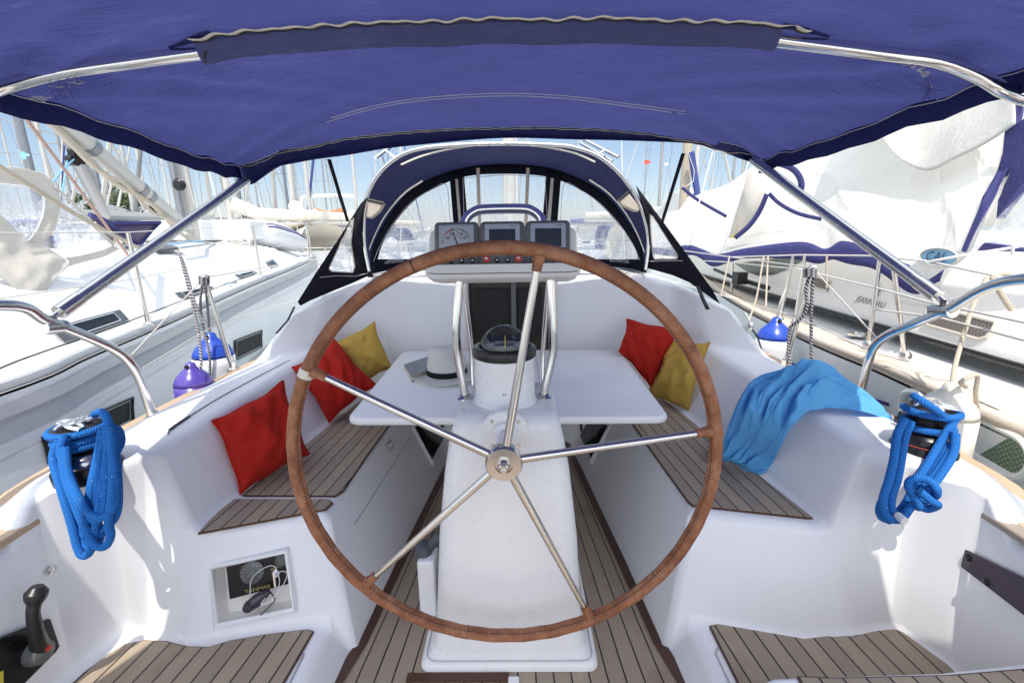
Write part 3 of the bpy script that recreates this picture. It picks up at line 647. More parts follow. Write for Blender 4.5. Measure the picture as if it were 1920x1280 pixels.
# engine panel in its recess
dn = V((.006, .045, .0)); hb = [V(h)+dn for h in hole]
mb = MB(); b_ = mb.add(hole); mb.add(hb)
for i in range(4): j = (i+1) % 4; mb.face((b_+i, b_+j, b_+4+j, b_+4+i))
mb.face((b_+4, b_+5, b_+6, b_+7)); mb.build('panel_recess', 'creamgel', boat, smooth=False)
def rec(u, v, lift=.004):   # u: outboard->inboard, v: top->bottom on the back of the recess
    a = hb[0].lerp(hb[1], u); b = hb[3].lerp(hb[2], u); return a.lerp(b, v)+pn*lift
def recq(u0, v0, u1, v1, lift): return [rec(u0, v0, lift), rec(u1, v0, lift), rec(u1, v1, lift), rec(u0, v1, lift)]
mb = MB(); rim = [h+pn*.004 for h in hole]; c_ = sum(rim, V())/4; mb.tube([c_+(h-c_)*1.06 for h in rim], .013, 10, True); mb.build('panel_frame', 'gel', boat)
q = [(.04, .01), (.88, .01), (.92, .30), (.985, .34), (.985, .68), (.05, .74)]
mb = MB(); mb.prism([rec(u, v, .006) for u, v in q], pn*.006); ep = mb.build('engine_panel', 'blackmetal', boat, bevel=.002)
ux = (rec(1, .3)-rec(0, .3)).normalized(); uz = (rec(.5, 0)-rec(.5, 1)).normalized()
mb = MB(); mb.lathe([(.041, 0), (.041, .004), (.038, .006), (.0, .007)], rec(.40, .33, .012), rotm(ux, uz, pn), 32); mb.build('rev_counter', 'gauge', ep)
mb = MB()
gc = rec(.40, .33, .0205)
for k in range(11):
    a = radians(215-k*25); r_ = .034; p = gc+ux*(cos(a)*r_)+uz*(sin(a)*r_); q_ = gc+ux*(cos(a)*r_*.8)+uz*(sin(a)*r_*.8); mb.ribbon([p, q_], (ux*-sin(a)+uz*cos(a))*.0012)
mb.ribbon([gc-ux*.016-uz*.012, gc+ux*.010+uz*.004], uz*.001); mb.build('gauge_scale', 'bezel', ep)
tb = rec(.45, .655, .013); textmesh('YANMAR', .0175, lambda x, y: tb+ux*(x*1.25)+uz*y, 0).build('maker_lettering', 'gold', ep, smooth=False)
mb = MB()
for k, (u, v) in enumerate(((.60, .09), (.68, .085), (.76, .08), (.83, .075))):
    c1 = rec(u, v, .013); mb.ribbon([c1-ux*.007, c1+ux*.007], uz*.0012); mb.ribbon([c1-uz*.003, c1+uz*.006], ux*.0012)
c1 = rec(.8, .14, .013); mb.ribbon([c1-ux*.012, c1+ux*.012], uz*.0014); mb.build('warning_symbols', 'bezel', ep)
mb = MB(); c1 = rec(.70, .36, .013); mb.ribbon([c1-ux*.01, c1+ux*.012], uz*.0012); c1 = rec(.76, .34, .013); mb.ribbon([c1-ux*.006, c1+ux*.006], uz*.0012); mb.build('switch_lettering', 'gold', ep)
mb = MB(); c1 = rec(.83, .24, .013); mb.lathe([(.021, 0), (.021, .005), (.017, .006), (.017, .002), (0, .002)], c1, rotm(ux, uz, pn), 24); mb.build('alarm_buzzer', 'darkgrey', ep)
mb = MB(); c1 = rec(.73, .44, .012); mb.lathe([(.014, 0), (.014, .006), (.009, .01), (0, .01)], c1, rotm(ux, uz, pn), 20); mb.box(c1+pn*.018-uz*.018, (.0035, .004, .022), rotm(ux, pn, uz)); mb.build('ignition_key', 'chrome', ep, smooth=False)

# pushpit side rails, stanchions and lifelines of this yacht
for s in (-1, 1):
    if s < 0: pts = [at(288, 784, z=.70), at(262, 712, y=1.74), at(243, 680, y=1.70), at(222, 660, y=1.66), at(180, 638, y=1.58), at(90, 602, x=-1.47), at(0, 572, x=-1.45), V((-1.42, .8, 1.27)), V((-1.36, -.6, 1.30))]
    else: pts = [at(1612, 744, z=.70), at(1630, 672, y=1.82), at(1643, 645, y=1.78), at(1668, 626, y=1.72), at(1710, 608, y=1.63), at(1778, 580, x=1.47), at(1920, 523, x=1.44), V((1.42, .8, 1.30)), V((1.36, -.6, 1.32))]
    mb = MB(); mb.tube(pts, .0165, 14, smooth=8); mb.build('pushpit_rail', 'chrome', boat)
    mb = MB(); mb.lathe([(.034, 0), (.034, .006), (.022, .012), (.02, .03)], pts[0], n=18); mb.build('rail_base', 'chrome', boat)
    b0 = at(437, 694, z=.70) if s < 0 else at(1470, 690, z=.70); t0 = at(383, 520, y=b0.y) if s < 0 else at(1523, 502, y=b0.y)
    mb = MB(); mb.tube([b0, t0], .0125, 10); mb.lathe([(.03, 0), (.03, .01), (.017, .02), (.016, .05)], b0, n=14); mb.lathe([(.018, -.012), (.018, .012)], t0, rotm(V((0, 1, 0)), V((0, 0, 1)), V((1, 0, 0))), 10); mb.build('stanchion', 'brushed', boat)
    fw = V((s*1.32, 5.4, 1.3)); fw0 = V((s*1.32, 5.4, .75)); mb = MB(); mb.tube([fw0, fw], .0125, 8); mb.build('stanchion', 'brushed', boat)
    mid = b0.lerp(t0, .52); aft = at(238, 675, y=1.69) if s < 0 else at(1650, 640, y=1.77)
    mb = MB(); mb.tube([aft, t0, fw], .0035, 6); mb.tube([pts[0]+V((0, 0, .22)), mid, fw-V((0, 0, .28))], .0035, 6); mb.build('lifeline', 'wire', boat)

# ================================================================== STEERING WHEEL
HUB = V((-.003, 1.165, .818))
wheel = thing('ship_helm', 'large five-spoked steering wheel with worn brown leather rim', 'steering wheel', HUB)
RW = .585; N = 144
mb = MB(); mb.tube([HUB+V((RW*cos(2*pi*k/N), (.0012*sin(k*1.7)), RW*sin(2*pi*k/N))) for k in range(N)], .0185, 20, True, up=V((0, 1, 0)))
mb.build('rim', 'leather', wheel)
for ang in (152, 80.3, 8.7, -64, -136.6):
    a = radians(ang); dr = V((cos(a), 0, sin(a))); tn = V((-sin(a), 0, cos(a)))
    mb = MB(); mb.tube([HUB+dr*.045+V((0, .004, 0)), HUB+dr*(RW-.03)], lambda t: lerp(.0125, .0095, t), 12); mb.build('spoke', 'brushed', wheel)
    mb = MB(); mb.tube([HUB+dr*(RW-.052), HUB+dr*(RW-.035), HUB+dr*(RW-.022), HUB+dr*(RW-.012)], lambda t: interp([(0, .0125), (.4, .0135), (.75, .0165), (1, .0195)], t), 12); mb.build('spoke_boot', 'leather', wheel)
# worn tape patch on the port spoke end and whipped joints on the leather
a = radians(153.5); mb = MB(); mb.tube([HUB+V((RW*cos(a+d), 0, RW*sin(a+d))) for d in (-.028, -.014, 0, .014)], .0205, 18, cap=False); mb.build('tape_wrap', 'cream_vinyl', wheel)
for ang in (112, 200, 258, 320, 35):
    a = radians(ang); mb = MB(); mb.tube([HUB+V((RW*cos(a+d), 0, RW*sin(a+d))) for d in (-.0035, 0, .0035)], .0190, 18, cap=False); mb.build('leather_joint', 'darkwood', wheel)
RY = rotm(V((1, 0, 0)), V((0, 0, 1)), V((0, -1, 0)))      # lathe axis pointing aft (-Y)
mb = MB(); mb.lathe([(.04, -.03), (.05, -.022), (.052, .012), (.048, .018), (.026, .019), (.024, .012), (.0, .012)], HUB, RY, 36); mb.build('hub', 'brushed', wheel)
mb = MB(); mb.lathe([(.018, .0), (.018, .022), (.0145, .026), (.0145, .040), (.011, .043), (.008, .043), (.007, .034), (0, .034)], HUB, RY, 24); mb.build('shaft_nut', 'brushed', wheel)

# ================================================================== STEERING PEDESTAL
ped = thing('steering_pedestal', 'white tapered steering pedestal carrying the compass behind the wheel', 'steering pedestal', (0, 1.45, 0))
def ring(hw, ya, yf, z, r=.05, n=6):
    out = []
    for cx, cy, a0 in ((hw-r, yf-r, 0), (-hw+r, yf-r, 90), (-hw+r, ya+r, 180), (hw-r, ya+r, 270)):
        for k in range(n+1): a = radians(a0+90*k/n); out.append((cx+r*cos(a), cy+r*sin(a), z))
    return out
def loft(rings, mb=None, cap=True):
    mb = mb or MB(); n = len(rings[0]); b = len(mb.v)
    for r in rings: mb.add(r)
    for i in range(len(rings)-1):
        for k in range(n): j = (k+1) % n; mb.face((b+i*n+k, b+i*n+j, b+(i+1)*n+j, b+(i+1)*n+k))
    if cap: mb.face([b+(len(rings)-1)*n+k for k in range(n)]); mb.face([b+k for k in range(n)][::-1])
    return mb
secs = [(0.266, 1.272, 1.86, .05), (.262, 1.276, 1.85, .07), (.256, 1.286, 1.84, .11), (.252, 1.293, 1.83, .16), (.246, 1.297, 1.82, .24), (.232, 1.306, 1.80, .45), (.205, 1.318, 1.76, .68), (.186, 1.328, 1.73, .79), (.170, 1.338, 1.70, .845), (.160, 1.352, 1.69, .868), (.146, 1.372, 1.675, .878)]
loft([ring(a, b, c, z, .055 if z < .8 else .045) for a, b, c, z in secs]).build('pedestal_body', 'pedestal', ped, ang=50)
rr = [ring(.302, 1.240, 1.90, .006, .035), ring(.300, 1.242, 1.90, .020, .035), ring(.288, 1.252, 1.88, .030, .035), ring(.274, 1.266, 1.87, .032, .04), ring(.266, 1.272, 1.86, .052, .055)]
loft(rr).build('base_flange', 'pedestal', ped, ang=50)
mb = MB(); mb.tube([V(p) for p in ring(.284, 1.257, 1.88, .0322, .035)], .0022, 5, True); mb.build('flange_groove', 'silver', ped)
mb = MB(); mb.lathe([(.075, -.02), (.075, .004), (.070, .010), (.045, .012), (.04, .03), (.026, .032), (.026, .15)], (-.003, 1.333, .83), RY, 36, cap=False); o = mb.build('shaft_flange', 'pedestal', ped)
mb = MB()
for k in range(4): a = radians(45+90*k); mb.lathe([(.007, .0), (.007, .004), (0, .005)], (-.003+.058*cos(a), 1.325, .83+.058*sin(a)), RY, 10)
mb.build('flange_bolt', 'chrome', o)
# guard rail tubes
for s, xb, xm, xt in ((-1, -.146, -.17, -.152), (1, .128, .160, .150)):
    mb = MB(); mb.tube([(xb, 1.52, .86), (xb*1.02, 1.52, .90), (xm*.985, 1.53, 1.02), (xm, 1.53, 1.085), (xm*.99, 1.53, 1.14), (xt, 1.54, 1.31), (xt*.98, 1.55, 1.40)], .0145, 14, smooth=5); mb.build('guard_tube', 'chrome', ped)
    mb = MB(); mb.tube([(s*.130, 1.66, .86), (s*.137, 1.69, 1.02), (s*.155, 1.66, 1.28), (s*.155, 1.64, 1.32)], .0095, 10, smooth=4); mb.build('rear_guard_tube', 'chrome', ped)
    mb = MB(); mb.lathe([(.03, 0), (.03, .006), (.018, .014)], (xb, 1.52, .874), n=18, cap=False); mb.build('tube_foot', 'chrome', ped)
# side box and throttle-friction knob
mb = MB(); mb.box((-.293, 1.43, .205), (.03, .05, .115)); mb.build('side_box', 'gel', ped, bevel=.01)
mb = MB(); kp = at(795, 1033, y=1.44); mb.lathe([(0, -.032), (.02, -.030), (.036, -.016), (.04, 0), (.036, .016), (.02, .030), (0, .032)], kp, rotm(V((0, 1, 0)), V((0, 0, 1)), V((1, 0, 0))), 24); mb.tube([kp, kp+V((.06, .02, .05))], .02, 10); mb.build('side_knob', 'rubber', ped)
# binnacle and compass
BC = V((-.006, 1.505, 0))
mb = MB(); mb.lathe([(.112, .872), (.110, .885), (.1035, .895), (.102, 1.0), (.102, 1.036)], BC, n=48, cap=False); bn = mb.build('binnacle', 'pedestal', ped)
mb = MB(); mb.lathe([(.109, .8725), (.1095, .8815), (.106, .8865)], BC, n=48, cap=False); mb.build('binnacle_seal', 'darkgrey', bn)
mb = MB()
for dx in (-.004, .004): mb.lathe([(.0025, 0), (.0025, .002), (0, .003)], BC+V((dx, -.1015, .93)), RY, 8)
mb.build('screw', 'black', bn)
mb = MB(); mb.lathe([(.100, 1.030), (.1075, 1.036), (.1085, 1.058), (.104, 1.066), (.090, 1.070), (.086, 1.064), (.080, 1.05), (0, 1.045)], BC, n=48); cp = mb.build('compass', 'blackmetal', ped)
mb = MB(); mb.lathe([(.082*cos(radians(a)), 1.058+.080*sin(radians(a))) for a in (0, 8, 16, 25, 35, 45, 55, 65, 75, 84, 90)], BC, n=40, cap=False); mb.build('dome', 'dome', cp)
mb = MB(); mb.lathe([(.030, 1.074), (.062, 1.070), (.066, 1.062), (.066, 1.054)], BC, n=48, cap=False); mb.lathe([(0, 1.078), (.030, 1.074)], BC, n=24, cap=False); mb.build('compass_card', 'blackmetal', cp)
mb = MB()
for k in range(72):
    a = 2*pi*k/72; L = .012 if k % 3 == 0 else .006; d_ = V((cos(a), sin(a), 0)); e_ = V((-sin(a), cos(a), 0))
    mb.poly([BC+d_*.0672+e_*.0011+V((0, 0, 1.068)), BC+d_*.0672-e_*.0011+V((0, 0, 1.068)), BC+d_*.0672-e_*.0011+V((0, 0, 1.068-L)), BC+d_*.0672+e_*.0011+V((0, 0, 1.068-L))])
    mb.poly([BC+d_*.0625+e_*.001+V((0, 0, 1.0712)), BC+d_*.0625-e_*.001+V((0, 0, 1.0712)), BC+d_*(.0625-L)-e_*.001+V((0, 0, 1.0725)), BC+d_*(.0625-L)+e_*.001+V((0, 0, 1.0725))])
mb.build('card_marks', 'whitemark', cp)
for j, (a, tx) in enumerate(((-90, 'N'), (-62, '3'), (-118, '33'), (-35, '6'), (-145, '30'))):
    d_ = V((cos(radians(a)), sin(radians(a)), 0)); e_ = V((-d_.y, d_.x, 0)); textmesh(tx, .015, lambda x, y: BC+d_*(.0535-y)+e_*x+V((0, 0, 1.0765))).build('card_numeral', 'whitemark', cp, smooth=False)
mb = MB(); mb.box(BC+V((.004, -.052, 1.088)), (.0018, .0018, .026)); mb.build('lubber_line', 'yellow', cp)

# ================================================================== INSTRUMENT POD
pod = thing('instrument_pod', 'off-white instrument pod with three grey displays above the compass', 'instrument pod', (0, 1.56, 1.31))
# pod frame: local axes; face leans back
pz = V((0, .20, .98)).normalized(); px_ = V((1, -.0, .004)).normalized(); py_ = px_.cross(pz)   # px right, pz up the face, py forward... 
py_ = pz.cross(px_)
PO = at(943, 470, y=1.525)
def pd(x, z, d=0): return PO+px_*x+pz*z+py_*d
def rrect(x0, z0, x1, z1, r, d, n=5):
    out = []
    for cx, cz, a0 in ((x1-r, z1-r, 0), (x0+r, z1-r, 90), (x0+r, z0+r, 180), (x1-r, z0+r, 270)):
        for k in range(n+1): a = radians(a0+90*k/n); out.append(pd(cx+r*cos(a), cz+r*sin(a), d))
    return out
mb = loft([rrect(-.236, -.052, .236, .076, .035, -.004), rrect(-.241, -.056, .241, .080, .04, .004), rrect(-.243, -.060, .243, .083, .042, .03), rrect(-.236, -.058, .236, .078, .04, .11), rrect(-.19, -.04, .19, .06, .04, .125)])
hs = mb.build('housing', 'creamgel', pod, ang=50)
mb = loft([rrect(-.243, -.092, .243, -.050, .018, -.052), rrect(-.246, -.094, .246, -.049, .02, -.044), rrect(-.247, -.096, .247, -.048, .022, .03), rrect(-.24, -.092, .24, -.05, .02, .12)])
lo = mb.build('lower_shelf', 'creamgel', pod, ang=50)
mb = MB(); mb.tube([pd(x, -.0785 + (.003 if abs(x) > .2 else 0), -.0505) for x in (-.236, -.2, 0, .2, .236)], .0022, 6); mb.build('shelf_joint', 'black', lo)
dw_, dz0, dz1 = .0705, -.066, .090
for i, xc_ in enumerate((-.148, -.001, .146)):
    lab = ('left display with a wind dial', 'middle display with two red buttons', 'right display with a dark screen')[i]
    mb = loft([rrect(xc_-dw_, dz0, xc_+dw_, dz1, .014, -.004), rrect(xc_-dw_, dz0, xc_+dw_, dz1, .014, -.022), rrect(xc_-dw_+.004, dz0+.004, xc_+dw_-.004, dz1-.004, .012, -.028)])
    ds = mb.build('display', 'darkgrey', pod, ang=50, label=lab)
    z0, z1 = .004, .080
    mb = MB(); mb.poly(rrect(xc_-.056, z0, xc_+.056, z1, .005, -.0290)); mb.build('display_bezel', 'bezel', ds)
    if i == 0:
        mb = MB(); mb.poly(rrect(xc_-.050, z0+.002, xc_+.050, z1-.008, .003, -.0298)); mb.build('dial_face', 'dialface', ds)
        def arc(a0, a1, r, wd, mat, name):
            mb = MB(); p = []
            for k in range(13): a = radians(lerp(a0, a1, k/12)); p.append((cos(a), sin(a)))
            for (a, b), (c_, e_) in zip(p, p[1:]):
                mb.poly([pd(xc_+a*(r-wd), .022+b*(r-wd), -.0305), pd(xc_+a*r, .022+b*r, -.0305), pd(xc_+c_*r, .022+e_*r, -.0305), pd(xc_+c_*(r-wd), .022+e_*(r-wd), -.0305)])
            mb.build(name, mat, ds)
        arc(100, 140, .047, .0035, 'redmark', 'red_arc'); arc(80, 40, .047, .0035, 'greenmark', 'green_arc')
        mb = MB()
        for a in range(0, 181, 10):
            c_, e_ = cos(radians(a)), sin(radians(a)); q0, q1 = (.040 if a % 30 == 0 else .043), .047
            mb.ribbon([pd(xc_+c_*q0, .022+e_*q0, -.0308), pd(xc_+c_*q1, .022+e_*q1, -.0308)], (px_*-e_+pz*c_)*.0011)
        mb.build('dial_ticks', 'black', ds)
        for a, tx in ((120, '30'), (60, '30'), (150, '60'), (30, '60')):
            textmesh(tx, .0125, lambda x, y, a=a: pd(xc_+.032*cos(radians(a))+x, .022+.032*sin(radians(a))+y, -.0308)).build('dial_numeral', 'black', ds, smooth=False)
        mb = MB(); mb.ribbon([pd(xc_+.005, .010, -.0312), pd(xc_-.013, .066, -.0312)], lambda t: px_*lerp(.0022, .0009, t)); mb.build('needle', 'black', ds)
        mb = MB(); mb.ribbon([pd(xc_-.008, .03, -.0306), pd(xc_+.006, .058, -.0306), pd(xc_+.016, .03, -.0306)], px_*.0006); mb.ribbon([pd(xc_-.044, .0775, -.0306), pd(xc_-.030, .0775, -.0306)], pz*.001); mb.ribbon([pd(xc_+.034, .0775, -.0306), pd(xc_+.046, .0775, -.0306)], pz*.001); mb.build('dial_print', 'greymark', ds)
    else:
        mb = MB(); mb.poly(rrect(xc_-.042, z0+.002, xc_+.042, z1-.016, .002, -.0298)); mb.build('lcd_screen', 'screen', ds)
        mb = MB(); mb.ribbon([pd(xc_+.026, .0735, -.0296), pd(xc_+.044, .0735, -.0296)], pz*.0015); mb.build('maker_mark', 'greymark', ds)
    def button(x, z, r, mat):
        mb = MB(); mb.lathe([(r*1.18, 0), (r*1.18, .002), (r, .0025), (r, .006), (r*.7, .008), (0, .0085)], pd(x, z, -.028), rotm(px_, pz, -py_), 20); o = mb.build('button', mat, ds)
        mb = MB(); mb.ribbon([pd(x-r*.5, z, -.0372), pd(x+r*.5, z, -.0372)], pz*r*.2); mb.ribbon([pd(x-r*.3, z+r*.3, -.0372), pd(x+r*.3, z+r*.3, -.0372)], pz*r*.1); mb.build('button_symbol', 'whitemark', o)
    for k in range(4):
        bx = xc_-.051+k*.034
        if i == 1 and k in (0, 3): button(bx, -.030, .0105, 'redbtn')
        else: button(bx, -.035, .0072, 'black')
        if i == 1: button(bx, -.009, .0072, 'black')
mb = MB(); mb.tube([pd(-.135, .06, .06), pd(-.135, .085, .06), pd(-.126, .118, .06), pd(-.098, .142, .06), pd(-.06, .150, .06), pd(.06, .150, .06), pd(.098, .142, .06), pd(.126, .118, .06), pd(.135, .085, .06), pd(.135, .06, .06)], .0165, 14, smooth=5); mb.build('grab_handle', 'chrome', pod)

# ================================================================== COCKPIT TABLE
tab = thing('cockpit_table', 'white folding table with both leaves open ahead of the pedestal', 'table', (0, 2.25, 0))
zt = .72
def tabout(k, z):
    c = [(-.655, 1.722), (.645, 1.714), (.676, 2.785), (-.682, 2.793)]; out = []
    cx, cy = 0, 2.25
    for i, (x, y) in enumerate(c):
        r = .05; p = V((x, y)); a = (V(c[i-1])-p).normalized(); b = (V(c[(i+1) % 4])-p).normalized()
        for t in range(7):
            t /= 6; q = p+a*r*(1-t)**2+b*r*t*t; q = V((cx, cy))+(q-V((cx, cy)))*k; out.append((q.x, q.y, z))
    return out
loft([tabout(.985, zt-.036), tabout(.997, zt-.030), tabout(1.0, zt-.018), tabout(.997, zt-.006), tabout(.988, zt)]).build('tabletop', 'gel', tab, ang=60)
mb = MB(); mb.box((0, 2.25, zt-.14), (.13, .48, .10)); mb.box((0, 2.3, .31), (.07, .3, .31)); mb.build('table_base', 'pedestal', tab, bevel=.02)
mb = MB()
for x in (-.15, .15): mb.tube([(x, 1.74, zt+.0004), (x, 2.77, zt+.0004)], .0018, 5)
mb.build('leaf_hinge_line', 'silver', tab)
mb = MB(); mb.box((.0, 1.92, .10), (.10, .06, .10)); mb.build('table_foot', 'darkwood', tab, bevel=.02)

# ================================================================== HAT, BOOK
hat = thing('fedora_hat', 'ivory straw fedora with black band lying on the table', 'hat', (-.325, 2.27, .7205))
HC = V((-.325, 2.27, .7205))
def hatpt(u, v):
    a = 2*pi*u; ca, sa = cos(a), sin(a)
    if v < .45:                                   # brim, outer edge rolled up at the sides and back
        t = v/.45; r = lerp(.170, .092, t); z = .010+.030*(1-t)**2*(sa*sa*.2+.5*max(0, -ca)+.35*max(0, ca)) - .004*(1-t)
    else:
        t = (v-.45)/.55
        r = interp([(0, .092), (.25, .090), (.6, .082), (.78, .074), (.9, .052), (1, .0)], t); z = interp([(0, .012), (.25, .045), (.6, .098), (.78, .122), (.9, .130), (1, .108)], t)
        pinch = smoothstep(.45, .8, t)*max(0, cos(a+pi*.5-.2))**2*.0; r *= 1-.22*smoothstep(.35, .85, t)*max(0, ca*.5-sa*.8)**2
        z += .010*smoothstep(.6, .9, t)*(-sa) 
    return HC+V((r*ca*1.10, r*sa*1.22, z*1.2))
mb = MB(); mb.grid(hatpt, 48, 26); mb.build('brim_and_crown', 'straw', hat, merge=True, solid=.003, ang=80)
mb = MB(); mb.grid(lambda u, v: HC+V((cos(2*pi*u)*1.10*lerp(.0955, .0935, v), sin(2*pi*u)*1.22*lerp(.0955, .0935, v), lerp(.017, .046, v))), 40, 2); mb.build('hatband', 'hatband', hat)
mb = MB(); hb_ = HC+V((.092, -.04, .026)); mb.box(hb_, (.006, .022, .014)); mb.build('bow', 'hatband', hat, bevel=.003)
book = thing('paperback_book', 'small paperback with dark cover half under the hat', 'book', (-.48, 2.35, .721))
bc = [at(757, 683, z=.75), at(806, 667, z=.75), at(818, 688, z=.75), at(771, 706, z=.75)]
mb = MB(); mb.prism([(p.x, p.y, .7225) for p in bc], (0, 0, .026)); mb.build('page_block', 'paper', book, smooth=False)
mb = MB(); mb.prism([(p.x, p.y, .7488) for p in bc], (0, 0, .0015)); mb.build('cover', 'cover', book, smooth=False)

# ================================================================== CUSHIONS
def cushion(name, label, corners, nrm, thick, mat, seed, group='scatter cushions on the cockpit seats'):
    """corners: TL, TR, BR, BL ; bulge along nrm"""
    TL, TR, BR, BL = [V(c) for c in corners]; nrm = V(nrm).normalized(); c0 = (TL+TR+BR+BL)/4
    def pt(u, v, side):
        a, b = 2*u-1, 2*v-1
        pu = 1-.095*(1-b*b)+.02*sin(b*5+seed); pv = 1-.095*(1-a*a)+.02*sin(a*6+seed*2)
        uu, vv = (a*pu+1)/2, (b*pv+1)/2
        p = TL.lerp(TR, uu).lerp(BL.lerp(BR, uu), vv)
        prof = (max(0, 1-a*a)**.55)*(max(0, 1-b*b)**.55)
        n1 = noise.noise(V((u*2.2+seed, v*2.2, seed*.7))); n2 = noise.noise(V((u*6+seed, v*6, seed)))
        wr = .022*sin(9*(a*.8-b*.6)+seed+2*n1)*prof**.5*(1-prof)
        n3 = noise.noise(V((a*3.1+b*2.2+seed*3, b*.8-a*.6, seed))); return p+nrm*(side*prof*thick*(1.25+.35*n1)+(.014*n2*prof**.3)+wr+.022*n3*prof**.5)
    root = thing(name, label, 'cushion', c0, group)
    mb = MB(); n = 34; mb.grid(lambda u, v: pt(u, v, 1), n, n); mb.grid(lambda u, v: pt(u, v, -.75), n, n); mb.build('cushion_cover', mat, root, merge=True, ang=100)
    ed = []
    for k in range(n+1): ed.append(pt(k/n, 0, 0))
    for k in range(1, n+1): ed.append(pt(1, k/n, 0))
    for k in range(1, n+1): ed.append(pt(1-k/n, 1, 0))
    for k in range(1, n): ed.append(pt(0, 1-k/n, 0))
    mb = MB(); mb.tube(ed, .0038, 6, True); mb.build('seam_piping', mat, root)
    return root
cushion('red_cushion', 'red cushion nearest the helm, alone on the aft port seat', [at(398, 788, z=.745), at(531, 714, z=.80), at(580, 850, z=.48), at(450, 926, z=.465)], (.75, -.35, .55), .075, 'redfab', 1.3)
cushion('red_cushion', 'red cushion propped on the mustard one on the port seat', [at(546, 690, y=2.36), at(626, 634, y=2.62), at(706, 722, z=.62), at(618, 792, z=.47)], (.55, -.65, .45), .085, 'redfab', 4.2)
cushion('mustard_cushion', 'mustard cushion in the port forward corner behind a red one', [at(602, 652, y=2.62), at(702, 604, y=2.84), at(736, 688, y=2.72), at(655, 735, y=2.52)], (.35, -.85, .35), .065, 'yelfab', 7.1)
cushion('mustard_cushion', 'mustard cushion leaning on the starboard seat back, behind a red one', [at(1262, 640, y=2.68), at(1332, 641, y=2.46), at(1290, 770, z=.47), at(1212, 742, z=.47)], (-.75, -.45, .35), .06, 'yelfab', 9.4)
cushion('red_cushion', 'red cushion on the starboard seat overlapping a mustard one', [at(1176, 598, y=2.84), at(1276, 616, y=2.64), at(1222, 730, z=.52), at(1160, 657, y=2.62)], (-.45, -.75, .35), .075, 'redfab', 12.6)

# ================================================================== TURQUOISE CLOTH
tw = thing('turquoise_cloth', 'crumpled turquoise cloth draped over the starboard coaming onto the seat', 'cloth', (1.2, 1.9, .75))
zA, zB = .79, .785
fe = [at(1632, 752, z=.765), at(1585, 720, z=.80), at(1545, 698, z=.83), at(1505, 694, z=.85), at(1455, 708, z=.84), at(1408, 722, z=.81), at(1382, 765, z=.745), at(1366, 805, z=.64), at(1352, 845, z=.53), at(1340, 862, z=.475), at(1326, 838, z=.462)]
ae = [at(1676, 790, z=.715), at(1625, 775, z=.765), at(1575, 768, z=.775), at(1535, 770, z=.78), at(1512, 780, z=.772), at(1492, 800, z=.745), at(1474, 825, z=.68), at(1460, 850, z=.60), at(1446, 874, z=.50), at(1428, 893, z=.464), at(1396, 884, z=.462)]
fe = catmull(fe, 8); ae = catmull(ae, 8)
def towelpt(u, v):
    i = u*(len(fe)-1); k = min(int(i), len(fe)-2); f = i-k
    a = fe[k].lerp(fe[k+1], f); b = ae[k].lerp(ae[k+1], f); p = a.lerp(b, v); e = sin(pi*v)**.6 if 0 < v < 1 else 0
    n = V((-.45, -.45, .78)) if u > .5 else V((-.05, -.2, .98))
    vw = v+.16*sin(u*6+1)+.12*noise.noise(V((u*3, v*3, 2)))
    f1 = abs(sin(vw*11+u*3.2))**.7; f2 = abs(sin(vw*19-u*5+1.3)); f3 = noise.noise(V((u*5, vw*7, 4.1))); f4 = 1-abs(noise.noise(V((u*8+vw*3, vw*10-u*4, 9.3))))*2.2; f5 = 1-abs(noise.noise(V((u*17, vw*15+u*9, 3.3))))*2
    amp = interp([(0, .25), (.15, .5), (.3, 1.2), (.5, 1.1), (.8, 1.0), (1, .5)], u)
    h = amp*(.050*f1+.022*f2+.034*f3+.016*max(0, f4)**1.5+.004*max(0, f5)**2)+.03*e*interp([(0, 0), (.3, .9), (.45, .5), (1, .4)], u)
    if u > .86: h += .016*sin(v*26)*(u-.86)/.14
    return p+n*h*(.25+.75*e)
mb = MB(); mb.grid(towelpt, 150, 90); mb.build('cloth_sheet', 'towel', tw, ang=120, solid=.002, sub=1)

# ================================================================== WINCHES AND ROPES
def make_winch(loc, label):
    r = thing('sheet_winch', label, 'winch', loc, 'sheet winches on the coaming'); L = V(loc)
    mb = MB(); mb.lathe([(.088, -.02), (.087, .010), (.082, .016), (.080, .028)], L, n=40); mb.build('base_skirt', 'blackmetal', r)
    mb = MB(); mb.lathe([(.079, .028), (.080, .032), (.079, .046), (.070, .058), (.060, .066)], L, n=40, cap=False); mb.build('drum_flange', 'winchsteel' if loc[0] < 0 else 'blackmetal', r)
    mb = MB(); mb.lathe([(.0795, .029), (.0815, .0305), (.0795, .032)], L, n=40, cap=False); mb.build('red_line', 'redmark', r)
    mb = MB(); mb.lathe([(.060, .066), (.050, .075), (.046, .098), (.047, .120), (.053, .132)], L, n=40, cap=False); mb.build('drum', 'blackmetal', r)
    mb = MB(); mb.lathe([(.053, .132), (.067, .135), (.070, .139), (.067, .144), (.052, .147), (0, .148)], L, n=40); mb.build('self_tailer_disc', 'black', r)
    mb = MB()
    for k in range(5):
        a = 2*pi*k/5+.4; d = V((cos(a), sin(a), 0)); e = V((-sin(a), cos(a), 0)); mb.tube([L+d*.018+V((0, 0, .154)), L+d*.042+e*.008+V((0, 0, .157)), L+d*.056+e*.017+V((0, 0, .152))], lambda t: lerp(.010, .005, t), 8, smooth=3)
    mb.lathe([(.026, .147), (.028, .159), (.02, .164), (.012, .164), (.011, .159), (0, .159)], L, n=24); mb.tube([L+V((-.03, -.02, .16)), L+V((.02, -.045, .157)), L+V((.05, -.045, .150))], .007, 8, smooth=3); mb.build('winch_crown', 'chrome', r)
    return r
